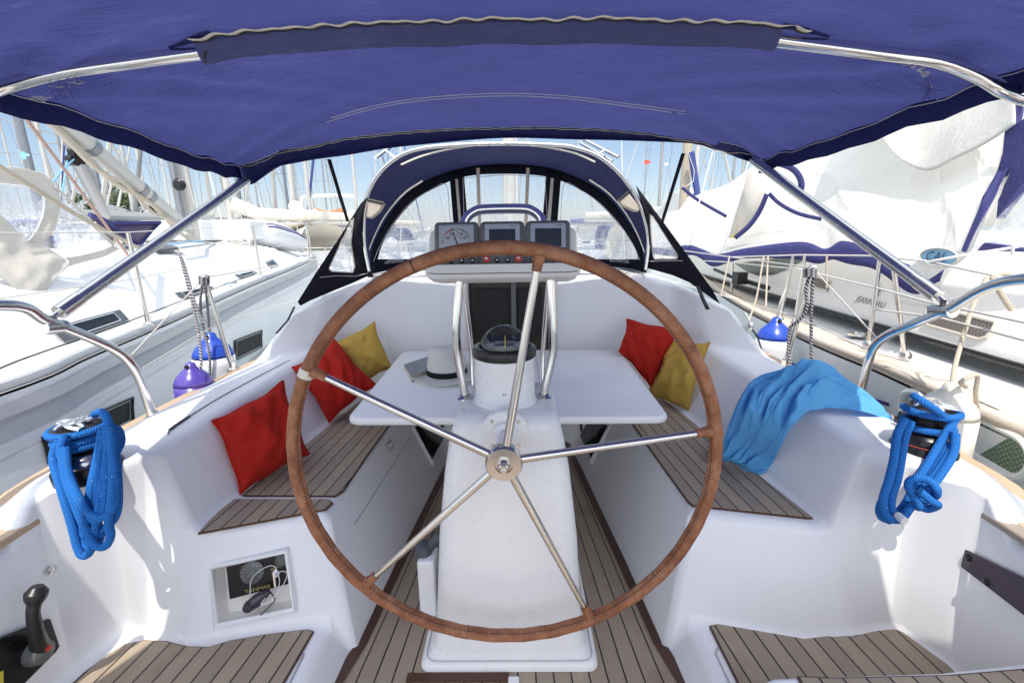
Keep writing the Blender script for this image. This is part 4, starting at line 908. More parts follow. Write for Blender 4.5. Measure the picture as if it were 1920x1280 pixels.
WL = at(166, 878, z=.738); WR = at(1730, 842, z=.738)
make_winch(tuple(WL), 'chrome-topped winch on the port coaming wound with blue rope')
make_winch(tuple(WR), 'black winch on the starboard coaming with looped blue rope')
def px_path(pts, ydef):
    return [at(p[0], p[1], y=(p[2] if len(p) > 2 else ydef)) for p in pts]
def turns(c, r, z0, z1, n, a0=0):
    N = int(n*24); return [V(c)+V((r*cos(a0+2*pi*n*k/N), r*sin(a0+2*pi*n*k/N), lerp(z0, z1, k/N))) for k in range(N+1)]
rl = thing('blue_rope_coil', 'thick blue rope hanging in a many-stranded hank from the port winch', 'rope', WL)
RR = .0110
mb = MB(); mb.tube(turns(WL, .061, .078, .118, 2.2, 1), RR, 10); mb.tube(turns(WL, .068, .134, .138, 1.0, 2.4), RR, 10); mb.build('turns_on_drum', 'rope', rl)
def hang(pts, WW, k0=0.0):
    """strands fall from the drum over the coaming edge: depth follows height"""
    return [at(x, y, y=interp([(770, WW.y-.045), (830, WW.y-.075), (880, WW.y-.105), (930, WW.y-.145), (1060, WW.y-.16)], y)-k0) for x, y in pts]
strands = [
 [(200, 782), (214, 830), (221, 900), (220, 955), (205, 983), (180, 992), (152, 970), (132, 925), (118, 870), (122, 828), (130, 818)],
 [(200, 800), (203, 860), (200, 915), (196, 955), (182, 975), (160, 962), (142, 925), (126, 880), (114, 848), (120, 815)],
 [(206, 800), (212, 860), (210, 930), (204, 975), (207, 1005), (196, 1024), (176, 1018), (156, 980), (136, 930), (120, 880), (116, 838)],
 [(196, 815), (188, 870), (184, 925), (182, 975), (188, 1005), (176, 1026), (158, 1016), (140, 975), (120, 920), (106, 870), (108, 835)],
 [(204, 830), (196, 890), (186, 950), (176, 1005), (168, 1034), (156, 1041), (146, 1026), (134, 980), (116, 920), (100, 862), (108, 828)],
 [(210, 838), (216, 900), (213, 945), (196, 968), (168, 962), (146, 930), (128, 888), (122, 838)],
 [(192, 805), (182, 860), (172, 905), (165, 950), (168, 985), (160, 1002), (146, 985), (130, 940), (112, 885), (104, 845), (114, 820)]]
for i, st in enumerate(strands):
    mb = MB(); mb.tube(hang(st, WL, .012*(i % 3)-.004), RR, 10, smooth=7); mb.build('rope_strand', 'rope', rl)
mb = MB(); mb.tube([at(178, 776, y=WL.y+.03), at(190, 772, y=WL.y-.01), at(200, 784, y=WL.y-.05), at(207, 810, y=WL.y-.07), at(211, 840, y=WL.y-.08)], RR, 10, smooth=5); mb.build('locking_turn', 'rope', rl)
mb = MB(); mb.tube([at(206, 800, y=WL.y-.02), at(222, 806, y=WL.y), at(227, 828, y=WL.y), at(216, 852, y=WL.y-.04)], RR, 10, smooth=5); mb.build('locking_turn', 'rope', rl)
rr_ = thing('blue_rope_coil', 'dark blue rope in long knotted loops from the starboard winch', 'rope', WR)
mb = MB(); mb.tube(turns(WR, .061, .080, .092, 1.2, 2), RR, 10); mb.tube(turns(WR, .068, .136, .138, .62, 2.6), RR, 10); mb.build('turns_on_drum', 'rope', rr_)
for i, st in enumerate([
 [(1700, 786), (1688, 810), (1684, 850), (1676, 890), (1662, 925), (1650, 950), (1652, 968), (1668, 976)],
 [(1708, 790), (1697, 820), (1690, 860), (1682, 900), (1672, 932), (1672, 955), (1686, 967)],
 [(1696, 786), (1682, 815), (1676, 860), (1666, 902), (1656, 935), (1660, 962), (1674, 974), (1692, 970), (1706, 952), (1722, 938), (1736, 938)],
 [(1796, 780), (1780, 802), (1760, 835), (1740, 868), (1720, 900), (1706, 930), (1694, 950), (1680, 964)],
 [(1786, 808), (1790, 828), (1776, 856), (1757, 885), (1740, 905), (1726, 922)],
 [(1792, 812), (1788, 848), (1768, 884), (1746, 912), (1730, 932)],
 [(1780, 832), (1759, 870), (1736, 905), (1713, 940), (1694, 960)]]):
    mb = MB(); mb.tube(hang([(x, y+25) for x, y in st], WR, .012*(i % 3)) if False else [at(x, y, y=interp([(760, WR.y-.045), (820, WR.y-.085), (870, WR.y-.12), (920, WR.y-.15), (1000, WR.y-.16)], y)-.012*(i % 3)) for x, y in st], RR, 10, smooth=7); mb.build('rope_strand', 'rope', rr_)
kc = at(1730, 925, y=WR.y-.18)
mb = MB(); mb.tube([kc+V((.034*cos(t)*(1-.3*sin(2*t)), -.016*sin(2*t+.4), .044*sin(t))) for t in [k*.35 for k in range(19)]], RR, 10, smooth=3); mb.tube([kc+V((-.03, -.02, .02)), kc+V((.0, -.03, -.005)), kc+V((.03, -.02, -.025)), kc+V((.02, 0, -.05)), kc+V((-.02, -.0, -.03))], RR, 10, smooth=5); mb.build('rope_knot', 'rope', rr_)
mb = MB(); e0 = at(1688, 970, y=WR.y-.19); mb.tube([e0+V((0, .01, 0)), e0-V((0, .016, 0))], lambda t: lerp(.0125, .011, t), 10); mb.build('rope_end', 'whitemark', rr_)
mb = MB(); mb.tube([at(1722, 748, y=WR.y+.03), at(1714, 742, y=WR.y-.02), at(1730, 752, y=WR.y-.06), at(1754, 768, y=WR.y-.07), at(1776, 786, y=WR.y-.06)], RR, 10, smooth=6); mb.build('tail_strand', 'rope', rr_)

# sunglasses pouch, earphones in the engine panel recess
sg = thing('glasses_pouch', 'dark purple pouch lying in the engine panel recess', 'pouch', rec(.55, .85, .03))
mb = MB(); a, b = rec(.33, .88, .060), rec(.66, .66, .045); mb.tube([a.lerp(b, k/8) for k in range(9)], lambda t: interp([(0, .012), (.08, .019), (.5, .021), (.8, .017), (1, .008)], t), 14); mb.build('pouch_body', 'acrylic', sg)
mb = MB(); mid_ = a.lerp(b, .35); dd = (b-a).normalized(); sidev = dd.cross(pn).normalized(); mb.tube([mid_+sidev*.021*cos(t)+pn*.021*sin(t)+dd*.01*cos(t) for t in (0, .5, 1, 1.5, 2, 2.6, 3.1)], .0012, 5, smooth=3); mb.tube([b, rec(.75, .80, .06), rec(.68, .88, .065), rec(.55, 1.0, .07)], .0022, 6, smooth=5); mb.build('drawstring', 'black', sg)
ea = thing('earphones', 'white earphone cord looped over the engine panel', 'earphones', rec(.7, .6, .03))
mb = MB(); mb.tube([rec(.40, .74, .05), rec(.39, .56, .035), rec(.41, .42, .025), rec(.52, .32, .022), rec(.66, .27, .022), rec(.74, .31, .022), rec(.77, .42, .024), rec(.79, .58, .03), rec(.76, .72, .05), rec(.66, .82, .068), rec(.58, .80, .07), rec(.63, .74, .06)], .0016, 6, smooth=7)
mb.tube([rec(.75, .44, .022), rec(.83, .41, .024), rec(.90, .45, .026), rec(.88, .56, .03), rec(.80, .70, .05), rec(.72, .78, .065)], .0016, 6, smooth=7); mb.build('cord', 'white_vinyl', ea)
mb = MB(); mb.lathe([(0, -.006), (.006, -.004), (.008, 0), (.006, .004), (0, .006)], rec(.745, .455, .026), n=14); mb.build('earbud', 'white_vinyl', ea)

# ================================================================== BIMINI
bim = thing('bimini_top', 'navy bimini awning on stainless bows stretched over the helm', 'bimini', (0, 1.2, 1.9))
FY = 2.56
KEY = [(FY, -1.42, 1.327, 1.966, 1.795), (1.42, -1.45, 1.44, 1.998, 1.862), (.52, -1.22, 1.10, 1.985, 1.86), (-.25, -1.62, 1.72, 1.95, 1.84)]  # aft rows, out of view, notched and flared to shape the sun patches
def bkey(v):
    k = min(int(v), 2); f = v-k; s = f
    a, b = KEY[k], KEY[k+1]
    r = [lerp(p, q, s) for p, q in zip(a, b)]
    sag = sin(pi*f); r[1] += .035*sag; r[2] -= .035*sag; r[3] -= .012*sag; r[4] -= .012*sag
    return r
def bimpt(u, v, d=0):      # u 0..1 across, v 0..3 fore->aft
    Y, xl, xr, zc, zs = bkey(v); a = 2*u-1
    z = zs+(zc-zs)*(1-abs(a)**2.5); x = lerp(xl, xr, u)
    f = v-int(min(v, 2.999)); e = sin(pi*f)
    w = .010*sin(a*9+v*5)*abs(a)**2*e+.007*noise.noise(V((x*2.5, Y*2.5, 0)))*e
    # tension creases running in from the corners
    for cx, cy, dx, dy in ((-1.42, FY, .8, -.6), (1.33, FY, -.8, -.6), (-1.43, 1.42, .8, .5), (1.43, 1.42, -.8, .5), (-1.43, 1.42, .85, -.45), (1.43, 1.42, -.85, -.45)):
        rx, ry = x-cx, Y-cy; al = rx*dx+ry*dy; pr = rx*dy-ry*dx
        if al > 0: w += .026*math.exp(-al*1.5)*sin(pr*34+al*3)*math.exp(-abs(pr)*5)*min(1, al*8)
    return V((x, Y, z+w+d))
mb = MB(); mb.grid(lambda u, v: bimpt(u, v*3), 110, 150); mb.build('canopy', 'navy', bim, ang=120)
# side hems
for s, u in ((-1, 0), (1, 1)):
    mb = MB(); n = 60
    def hem(a, b, u=u, s=s): p = bimpt(u, a*3); return p+V((-s*.012*b, 0, -.074*b+.004))+V((s*.002, 0, 0))
    mb.grid(hem, n, 3); mb.build('side_hem', 'navyedge', bim, solid=.003)
    mb = MB(); mb.tube([hem(a/n, .02)+V((-s*.014, 0, -.012+.0014*sin(a*5))) for a in range(0, n-18)], .0016, 4); mb.build('hem_stitching', 'thread', bim)
    # patch strip just inside the hem
# front valance, lower edge taken from the photograph
low = catmull([at(x, y, y=FY) for x, y in ((443, 338), (475, 345), (505, 318), (560, 304), (640, 292), (760, 274), (940, 259), (1100, 262), (1255, 266), (1340, 274), (1385, 286), (1408, 304), (1436, 296))], 8)
def val(a, b):
    i = a*(len(low)-1); k = min(int(i), len(low)-2); q = low[k].lerp(low[k+1], i-k); p = bimpt(a, 0)
    return p.lerp(q, b)+V((0, .022*sin(pi*min(1, b))+.004*sin(a*60)*b, 0))
mb = MB(); mb.grid(val, 90, 6); mb.build('front_valance', 'navy', bim, solid=.003)
def wavy(pf, n, wd, mat, name, amp, per, off=0, sol=.002):
    mb = MB(); pts = [pf(k/n) for k in range(n+1)]; pts = [p+V((0, amp*sin(k*per+off), amp*.5*cos(k*per*1.3))) for k, p in enumerate(pts)]; mb.ribbon(pts, wd); return mb.build(name, mat, bim, solid=sol)
zf = lambda a: val(.008+.984*a, .06)+V((0, -.012, 0))
wavy(zf, 220, (0, .002, .0075), 'zip', 'front_zip', .003, .62); wavy(lambda a: zf(a)+V((0, -.003, -.003)), 220, (0, .001, .0022), 'zipblack', 'zip_teeth', .003, .62, .4)
# corner pockets
for u0, u1 in ((.0, .10), (.90, 1.0)):
    mb = MB(); mb.grid(lambda a, b: bimpt(lerp(u0, u1, a), .10*b*(a if u0 == 0 else 1-a)+.0, -.006), 14, 6); o = mb.build('corner_patch', 'navy', bim)
    mb = MB(); mb.tube([bimpt(lerp(u0, u1, k/20), .104*(k/20 if u0 == 0 else 1-k/20)+.004*sin(k*2), -.008) for k in range(21)], .0014, 4); mb.build('patch_stitching', 'thread', o)
# seam stitching on the underside: long centre seam (two lines) and corner zigzags
def line(px, d=.004, r=.0014, wob=.002, n=70, name='seam_stitching'):
    pts = []
    base = catmull([V((x, y, 0)) for x, y in px], 24)
    for k, q in enumerate(base):
        p = at(q.x, q.y, z=1.93)
        u, v = .5, .5
        for it in range(14):      # project the ray onto the canopy
            Y, xl, xr, zc, zs = bkey(v); u = min(1, max(0, (p.x-xl)/(xr-xl))); v = min(2.99, max(0, (FY-p.y)/(FY-1.42) if p.y > 1.42 else 1+(1.42-p.y)/.87))
            p = at(q.x, q.y, z=bimpt(u, v).z-d)
        pts.append(p+V((wob*sin(k*1.9), wob*cos(k*2.7), 0)))
    return pts
for o_ in (0, 5):
    mb = MB(); mb.tube(line([(612, 224+o_), (700, 199+o_), (800, 183+o_), (940, 175+o_), (1060, 180+o_), (1180, 195+o_), (1284, 209+o_)]), .0015, 4); mb.build('seam_stitching', 'thread', bim)
for pts in ([(140, 150), (112, 158), (95, 166), (78, 174), (62, 188), (52, 204)], [(1665, 112), (1700, 120), (1725, 128), (1742, 146), (1758, 166), (1766, 188)]):
    L = line(pts, .006, wob=0); zz = []
    for k in range(0, len(L)-1, 3): d = (L[min(k+1, len(L)-1)]-L[k]).normalized(); nn = V((-d.y, d.x, 0)); zz.append(L[k]+nn*.010*(1 if (k//3) % 2 else -1))
    mb = MB(); mb.tube(zz, .0012, 4); mb.tube([p+V((.012, .012, 0)) for p in zz], .0012, 4); mb.build('zigzag_stitching', 'thread', bim)
# bows
def bow(v, drop, u0=0, u1=1, n=40): return [bimpt(lerp(u0, u1, k/n), v)+V((0, 0, -drop)) for k in range(n+1)]
mid = bow(1.0, .026, .0, 1.0)
mid = [V((-1.53, .75, 1.27)), V((-1.53, 1.0, 1.52)), at(-70, 196, y=1.33), at(0, 166, y=1.395), at(100, 138, y=1.41), at(200, 122, y=1.415)]+mid[9:-9]+[at(1660, 101, y=1.415), at(1758, 114, y=1.41), at(1835, 143, y=1.40), at(1915, 183, y=1.385), V((1.53, 1.18, 1.66)), V((1.54, 1.0, 1.50)), V((1.53, .75, 1.27))]
mb = MB(); mb.tube(mid, .0185, 16, smooth=3); mb.build('middle_bow', 'chrome', bim)
fr = [p+V((0, .055, .0)) for p in bow(0.0, -.012, .04, .96)]; mb = MB(); mb.tube(fr, .016, 12); mb.build('front_bow', 'chrome', bim)
af = bow(2.0, .03); mb = MB(); mb.tube(af[1:-1], .0165, 12, smooth=2); mb.build('aft_bow', 'chrome', bim)
# sleeve round the middle bow and its wavy zip
def cat_at(c, t): i = t*(len(c)-1); k = min(int(i), len(c)-2); return c[k].lerp(c[k+1], i-k)
SLV = catmull([V((0, y, z)) for y, z in ((.020, -.012), (.0215, -.030), (.010, -.048), (-.008, -.049), (-.024, -.032), (-.036, -.010))], 6)
mb = MB(); mb.grid(lambda a, b: bimpt(lerp(.215, .762, a), 1.0)+cat_at(SLV, b)+V((0, 0, -.003+.003*noise.noise(V((a*60, b*3, 1)))*b+.0022*sin(a*170+b*3)*max(0, noise.noise(V((a*14, 0, 5))))*b)), 160, 24); mb.build('bow_sleeve', 'sleeve', bim, solid=.002)
zm = lambda a: bimpt(lerp(.215, .785, a), 1.0)+V((0, -.044, -.012))
wavy(zm, 260, (0, .0155, .003), 'zip', 'sleeve_zip', .0042, .42); wavy(lambda a: zm(a)+V((0, .006, -.003)), 260, (0, .0026, .001), 'zipblack', 'zip_teeth', .0042, .42, .25)
for u0, u1, s in ((.185, .235, 1), (.762, .812, -1)):
    mb = MB(); mb.grid(lambda a, b: bimpt(lerp(u0, u1, a), 1.0+lerp(.04, .09, b)*(1-.75*(a if s < 0 else 1-a)), -.009), 8, 6); mb.build('sleeve_patch', 'navy', bim)
p = bimpt(.225, 1.0)+V((0, .0, -.03)); mb = MB(); mb.tube([p+V((.03*0+.022*cos(t), .030*cos(t)*0+.026*sin(t), .026*cos(t))) for t in [k*.5 for k in range(13)]], .003, 6); mb.build('lashing', 'black', bim)
# forward struts
for s in (-1, 1):
    a = at(462, 338, y=FY-.03) if s < 0 else at(1412, 300, y=FY-.03); b = at(96, 596, x=-1.475) if s < 0 else at(1772, 566, x=1.475)
    d = (b-a).normalized(); mb = MB(); mb.tube([a, b-d*.035], .0215, 16); st = mb.build('strut', 'strutsteel', bim)
    mb = MB(); mb.tube([b-d*.11, b-d*.03], .0235, 16); mb.build('strut_end', 'brushed', st)
    mb = MB(); e = V((0, 0, -1)); mb.tube([b-d*.035, b+d*.012], .010, 10); f = b+V((-s*.012, -.012, -.030)); mb.box(b+d*.01+V((.012, 0, -.008)), (.004, .012, .022)); mb.box(b+d*.01+V((-.012, 0, -.008)), (.004, .012, .022)); mb.tube([b+d*.01+V((-.018, 0, 0)), b+d*.01+V((.018, 0, 0))], .005, 8); mb.tube([b+V((0, .035, -.034)), b+V((0, -.035, -.026))], .0225, 14); mb.build('strut_clamp', 'chrome', st)

# ================================================================== SPRAYHOOD
hood = thing('sprayhood', 'arched navy sprayhood with clear windows over the companionway', 'sprayhood', (0, 3.2, 1.2))
AF = [(690, 508), (680, 450), (684, 375), (706, 327), (743, 293), (785, 277), (850, 270), (948, 267), (1046, 270), (1085, 276), (1124, 291), (1164, 324), (1197, 371), (1215, 424), (1218, 465), (1213, 505)]
aftp = catmull([at(x, y, y=3.0) for x, y in AF], 6)
def Yf(px): return 3.95-.62*min(1.2, abs((px-948)/262))**2
FO = [(694, 500), (702, 455), (727, 408), (760, 365), (800, 338), (868, 315), (948, 308), (1028, 315), (1092, 338), (1136, 366), (1172, 408), (1200, 455), (1208, 498)]
FI = [(706, 492), (718, 455), (740, 418), (772, 381), (806, 358), (868, 332), (948, 326), (1028, 332), (1088, 356), (1124, 382), (1158, 418), (1188, 458), (1198, 490)]
def fp(px, py, lift=0): p = at(px, py, y=Yf(px)-lift); return p
fo = catmull([fp(x, y) for x, y in FO], 8); fi = catmull([fp(x, y, .012) for x, y in FI], 8)
def cat_at(c, t): i = t*(len(c)-1); k = min(int(i), len(c)-2); return c[k].lerp(c[k+1], i-k)
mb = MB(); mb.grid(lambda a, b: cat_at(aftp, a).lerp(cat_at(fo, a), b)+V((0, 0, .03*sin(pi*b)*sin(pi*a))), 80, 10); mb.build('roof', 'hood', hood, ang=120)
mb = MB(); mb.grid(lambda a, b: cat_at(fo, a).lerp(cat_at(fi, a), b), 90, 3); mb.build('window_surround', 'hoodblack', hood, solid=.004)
# panes
def pane(name, px, mat='vinyl', lift=0, lab=None):
    mb = MB(); c = V((sum(p[0] for p in px)/len(px), sum(p[1] for p in px)/len(px)))
    n = 5; b = len(mb.v); N = len(px)
    for r in range(n+1):
        for x, y in px: q = c.lerp(V((x, y)), r/n); mb.v.append(fp(q.x, q.y, lift))
    for r in range(n):
        for k in range(N): j = (k+1) % N; mb.face((r*N+k, r*N+j, (r+1)*N+j, (r+1)*N+k))
    return mb.build(name, mat, hood, merge=True, label=lab)
pane('window', [(862, 328), (948, 322), (1030, 328), (1032, 420), (1034, 500), (948, 508), (858, 500), (860, 420)])
pane('window', [(696, 498), (706, 460), (730, 418), (766, 375), (802, 352), (846, 336), (852, 400), (858, 480), (780, 488)])
pane('window', [(1204, 496), (1196, 458), (1168, 416), (1130, 377), (1092, 352), (1042, 336), (1044, 400), (1040, 480), (1120, 488)])
for xa, xb, ya in ((843, 870, 336), (1024, 1052, 334)):
    s = 1 if xa < 948 else -1
    f = lambda y: (y-330)*.08*s
    mb = MB(); mb.grid(lambda a, b: fp(lerp(xa, xb, a)+f(lerp(ya-14, 500, b))*1.0, lerp(ya-14, 500, b), .014), 3, 10); o = mb.build('window_post', 'hoodblack', hood, solid=.004)
    mb = MB(); mb.grid(lambda a, b: fp(lerp(xa+10*(1 if s > 0 else .9), xa+15, a)+f(lerp(ya, 500, b)), lerp(ya, 500, b), .020), 2, 8); mb.build('post_zip', 'zip', o)
mb = MB(); mb.grid(lambda a, b: fp(lerp(690, 1212, a), lerp(486, 520, b)+8*abs(2*a-1)**2*0, .016), 40, 3); mb.build('window_sill', 'hoodblack', hood, solid=.004)
# white piping round the panes
for px in ([(868, 334), (948, 328), (1022, 332), (1026, 410), (1028, 484)], [(868, 334), (870, 410), (866, 484)], [(700, 490), (712, 462), (736, 420), (770, 380), (806, 357), (836, 346), (843, 400), (850, 474)], [(1200, 488), (1188, 460), (1160, 418), (1124, 380), (1088, 356), (1058, 344), (1052, 400), (1046, 474)]):
    mb = MB(); mb.tube([fp(x, y, .018) for x, y in px], .0028, 5, smooth=3 if len(px) > 5 else 0); mb.build('window_piping', 'whitemark', hood)
# frames
mb = MB(); mb.tube([V((p.x*.985, p.y-.025, 1.2+(p.z-1.2)*.985)) for p in aftp], .0125, 10); mb.build('aft_hoop', 'chrome', hood)
for pts in ([(792, 338), (757, 362), (724, 400), (702, 440), (690, 470), (686, 482)], [(1105, 336), (1140, 360), (1172, 396), (1196, 438), (1210, 474), (1213, 486)]):
    mb = MB(); mb.tube([at(x, y, y=3.25) for x, y in pts], .009, 10, smooth=5); mb.build('front_hoop', 'brushed', hood)
for x0, x1 in ((896, 901), (990, 984)):
    mb = MB(); mb.tube([at(x0, 315, y=3.55), at(x1, 470, y=3.62)], .013, 10); mb.build('support_batten', 'tan', hood)
mb = MB(); mb.tube([at(x, y, y=2.985) for x, y in ((752, 309), (790, 293), (840, 280), (905, 270))], .006, 6, smooth=4); mb.tube([at(x, y, y=2.985) for x, y in ((958, 269), (1030, 277), (1080, 288), (1116, 304))], .006, 6, smooth=4); mb.build('roof_zip', 'zip', hood)
for px in (915, 952): mb = MB(); p = at(px, 270, y=2.98); mb.box(p, (.022, .008, .012)); mb.tube([p, p+V((.004, -.004, -.05))], .003, 5); mb.build('zip_clip', 'black', hood, bevel=.003)
# rolled tan flaps
for pts in ([(690, 374), (720, 381), (712, 396), (696, 410), (682, 408), (682, 392)], [(1178, 360), (1160, 375), (1166, 386), (1192, 398), (1201, 396), (1196, 382)]):
    mb = MB(); P_ = [at(x, y, y=2.97) for x, y in pts]; mb.prism(P_, (0, .05, 0)); mb.build('rolled_flap', 'tan', hood, bevel=.012)
    mb = MB(); mb.tube([P_[0], P_[1]], .009, 8); mb.build('flap_strap', 'black', hood)
# side wings
def plane_at(px, py, A, B, C, lift=0):
    n = (B-A).cross(C-A).normalized(); n = n if n.dot(CAM-A) > 0 else -n
    d = at(px, py, y=1.0)-CAM; return CAM+d*((A+n*lift-CAM).dot(n)/d.dot(n))
TL_ = at(548, 580, y=2.68); TR_ = at(1354, 570, y=2.62)
for s in (-1, 1):
    if s < 0:
        A, B, C = at(712, 318, y=3.0), at(690, 512, y=3.0), TL_
        outl = [(716, 316), (690, 360), (640, 440), (592, 512), (548, 582), (575, 566), (620, 547), (660, 531), (695, 515), (684, 475), (679, 440), (684, 380), (702, 336)]
        win = [(664, 400), (640, 452), (616, 504), (622, 509), (662, 511), (665, 500), (658, 455)]
    else:
        A, B, C = at(1182, 330, y=3.0), at(1213, 505, y=3.0), TR_
        outl = [(1176, 326), (1230, 398), (1290, 480), (1330, 535), (1357, 574), (1322, 552), (1304, 534), (1262, 516), (1212, 502), (1219, 465), (1215, 424), (1200, 372)]
        win = [(1219, 398), (1244, 436), (1271, 478), (1270, 486), (1228, 486), (1224, 478), (1221, 440)]
    pl = [plane_at(x, y, A, B, C, 0) for x, y in outl]; wp = [plane_at(x, y, A, B, C, 0) for x, y in win]
    # wing as a ring between outline and window
    mb = MB(); n = 60
    def res(poly, n):
        seg = [(poly[i], poly[(i+1) % len(poly)]) for i in range(len(poly))]; L = [(b-a).length for a, b in seg]; T = sum(L); out = []
        for k in range(n):
            t = T*k/n
            for (a, b), l in zip(seg, L):
                if t <= l: out.append(a.lerp(b, t/l)); break
                t -= l
        return out
    # angular matching about the window centre keeps the ring untwisted
    c = sum(wp, V())/len(wp); nn = (B-A).cross(C-A).normalized(); e1 = (B-A).normalized(); e2 = nn.cross(e1)
    def polar(poly):
        pts = res(poly, 400); return sorted([(atan2((p-c).dot(e2), (p-c).dot(e1)), p) for p in pts], key=lambda q: q[0])
    po, pi_ = polar(pl), polar(wp)
    def pick(tb, a): return min(tb, key=lambda q: abs((q[0]-a+pi) % (2*pi)-pi))[1]
    ri, ro = [], []
    for k in range(90): a = -pi+2*pi*k/90; ri.append(pick(pi_, a)); ro.append(pick(po, a))
    b = mb.add(ri); mb.add(ro)
    for k in range(90): j = (k+1) % 90; mb.face((b+k, b+j, b+90+j, b+90+k))
    wg = mb.build('side_wing', 'hoodblack', hood, solid=.004)
    mb = MB(); mb.poly(ri); mb.build('wing_window', 'vinylW', wg); mb = MB(); mb.tube(ri, .004, 5, True); mb.build('window_binding', 'tan', wg)
    mb = MB(); mb.tube([plane_at(x, y, A, B, C, .004) for x, y in ([(600, 520), (630, 517), (665, 518), (690, 512)] if s < 0 else [(1214, 490), (1250, 489), (1280, 489)])], .002, 4); mb.build('wing_stitching', 'thread', wg)
mb = MB(); mb.ribbon([at(1308, 535, y=2.66), at(1316, 556, y=2.6), at(1327, 580, y=2.55)], (.011, 0, 0)); mb.ribbon([at(552, 575, y=2.66), at(540, 600, y=2.6), at(518, 625, y=2.5)], (.006, 0, 0)); mb.build('tie_strap', 'black', hood, solid=.003)
for a, b in (((617, 299), (652, 415)), ((1281, 288), (1241, 418))):
    mb = MB(); mb.ribbon([at(a[0], a[1], y=FY), at(b[0], b[1], y=2.98)], (.010, 0, 0)); mb.build('link_strap', 'hoodblack', bim, solid=.003)
# small grab tubes on the hood edges
for s in (-1, 1):
    mb = MB()
    if s < 0: mb.tube([at(704, 296, y=2.97), at(742, 268, y=3.1)], .011, 10); mb.tube([at(722, 282, y=3.02), at(742, 296, y=3.0)], .008, 8)
    else: mb.tube([at(1160, 295, y=2.97), at(1096, 262, y=3.2)], .011, 10); mb.tube([at(1148, 302, y=2.97), at(1088, 268, y=3.2)], .009, 10); mb.tube([at(1134, 281, y=3.02), at(1122, 290, y=3.0)], .008, 8)
    mb.build('hood_grab_tube', 'chrome', hood)
# winch and clutch on the cabin top beside the pod
mb = MB(); p = at(1092, 505, y=3.25); mb.lathe([(.05, -.05), (.05, .0), (.042, .02), (.04, .05), (.05, .065), (.05, .07), (0, .075)], p, n=24); kw = mb.build('cabin_winch', 'blackmetal', boat)
mb = MB()
for k in range(5): a = k*1.257; mb.tube([p+V((0, 0, .08)), p+V((.05*cos(a), .05*sin(a), .085))], lambda t: lerp(.008, .004, t), 6)
mb.build('winch_crown', 'chrome', kw)
mb = MB(); p = at(800, 492, y=3.3); mb.lathe([(.05, -.06), (.05, .0), (.042, .02), (.04, .04), (0, .045)], p, n=24); mb.build('cabin_winch', 'blackmetal', boat)
for a, b in (((700, 515), (788, 497)), ((1162, 505), (1222, 522))): mb = MB(); mb.tube([at(a[0], a[1], y=3.1), at(b[0], b[1], y=3.25)], .012, 10); mb.build('handrail', 'chrome', boat)

# ================================================================== SEA
mb = MB(); mb.grid(lambda a, b: V((lerp(-1800, 1800, a), lerp(-400, 3200, b), -.5)), 4, 4); struct(mb.build('sea', 'water'))
def axis_mirror(p, A, B):
    d = (B-A).normalized(); q = p-A; t = V((q.x, q.y, 0)).dot(d); f = A+d*t; return V((2*f.x-p.x, 2*f.y-p.y, p.z))
def hullmesh(G, A, B, rake=.22, zb=-.6, crown=.0):
    """starboard/port gunwale points G (aft->fore), mirrored about the axis A-B"""
    return G, [axis_mirror(p, A, B) for p in G]

# ================================================================== NEIGHBOUR TO PORT
lb = thing('neighbour_yacht', 'white yacht close to port with grey hull stripe and cream spray dodger', 'sailing yacht', (-3.9, 2, 0))
G = catmull([V(p) for p in ((-1.93, -4, .80), (-1.95, -2, .81), (-1.98, 0, .82), (-2.04, 1.72, .82), (-2.19, 2.3, .825), (-2.38, 3.1, .84), (-2.60, 4.0, .87), (-2.84, 5.1, .91), (-3.2, 6.9, .97), (-3.58, 8.3, 1.01), (-4.15, 9.6, 1.04), (-4.95, 10.6, 1.06))], 6)
A, B = V((-3.75, 0, 0)), V((-4.95, 10.6, 0))
GP = [axis_mirror(p, A, B) for p in G]
def inb(i, off, dz):     # point inboard of starboard gunwale
    p = G[i]; q = GP[i]; d = (q-p); L = d.length; o_ = min(off, L*.48); return p+d.normalized()*o_+V((0, 0, dz)) if L > 1e-4 else p+V((0, 0, dz))
def prt(i, off, dz):
    p = GP[i]; q = G[i]; d = (q-p); L = d.length; o_ = min(off, L*.48); return p+d.normalized()*o_+V((0, 0, dz)) if L > 1e-4 else p+V((0, 0, dz))
NG = len(G)
def topside(a, b, GG=G, off=0):
    i = a*(NG-1); k = min(int(i), NG-2); p = GG[k].lerp(GG[k+1], i-k); o_ = (GP if GG is G else G); q = o_[k].lerp(o_[k+1], i-k); d = (q-p); L = d.length; d = d.normalized() if L > 1e-4 else V((0, 0, 0))
    inn = -.12*sin(pi*min(1, b)*.75)*min(1, L); return V((p.x, p.y, 0))+d*(inn-off)+V((0, 0, lerp(p.z, -.6, b)))
mb = MB(); mb.grid(lambda a, b: topside(a, b), 60, 10); mb.grid(lambda a, b: topside(a, b, GP), 60, 10); mb.poly([topside(0, k/6) for k in range(7)]+[topside(0, k/6, GP) for k in range(6, -1, -1)]); mb.build('hull', 'hullgrey', lb, ang=60)
for b0, b1, m, nm in ((.018, .055, 'silver', 'rub_rail'), (.055, .115, 'stripe', 'sheer_stripe'), (.135, .155, 'boatwhite', 'white_pinstripe'), (.42, .50, 'stripe', 'hull_stripe')):
    mb = MB(); mb.grid(lambda a, b: topside(a, lerp(b0, b1, b), G, .006 if nm != 'rub_rail' else .02), 60, 2); mb.build(nm, m, lb)
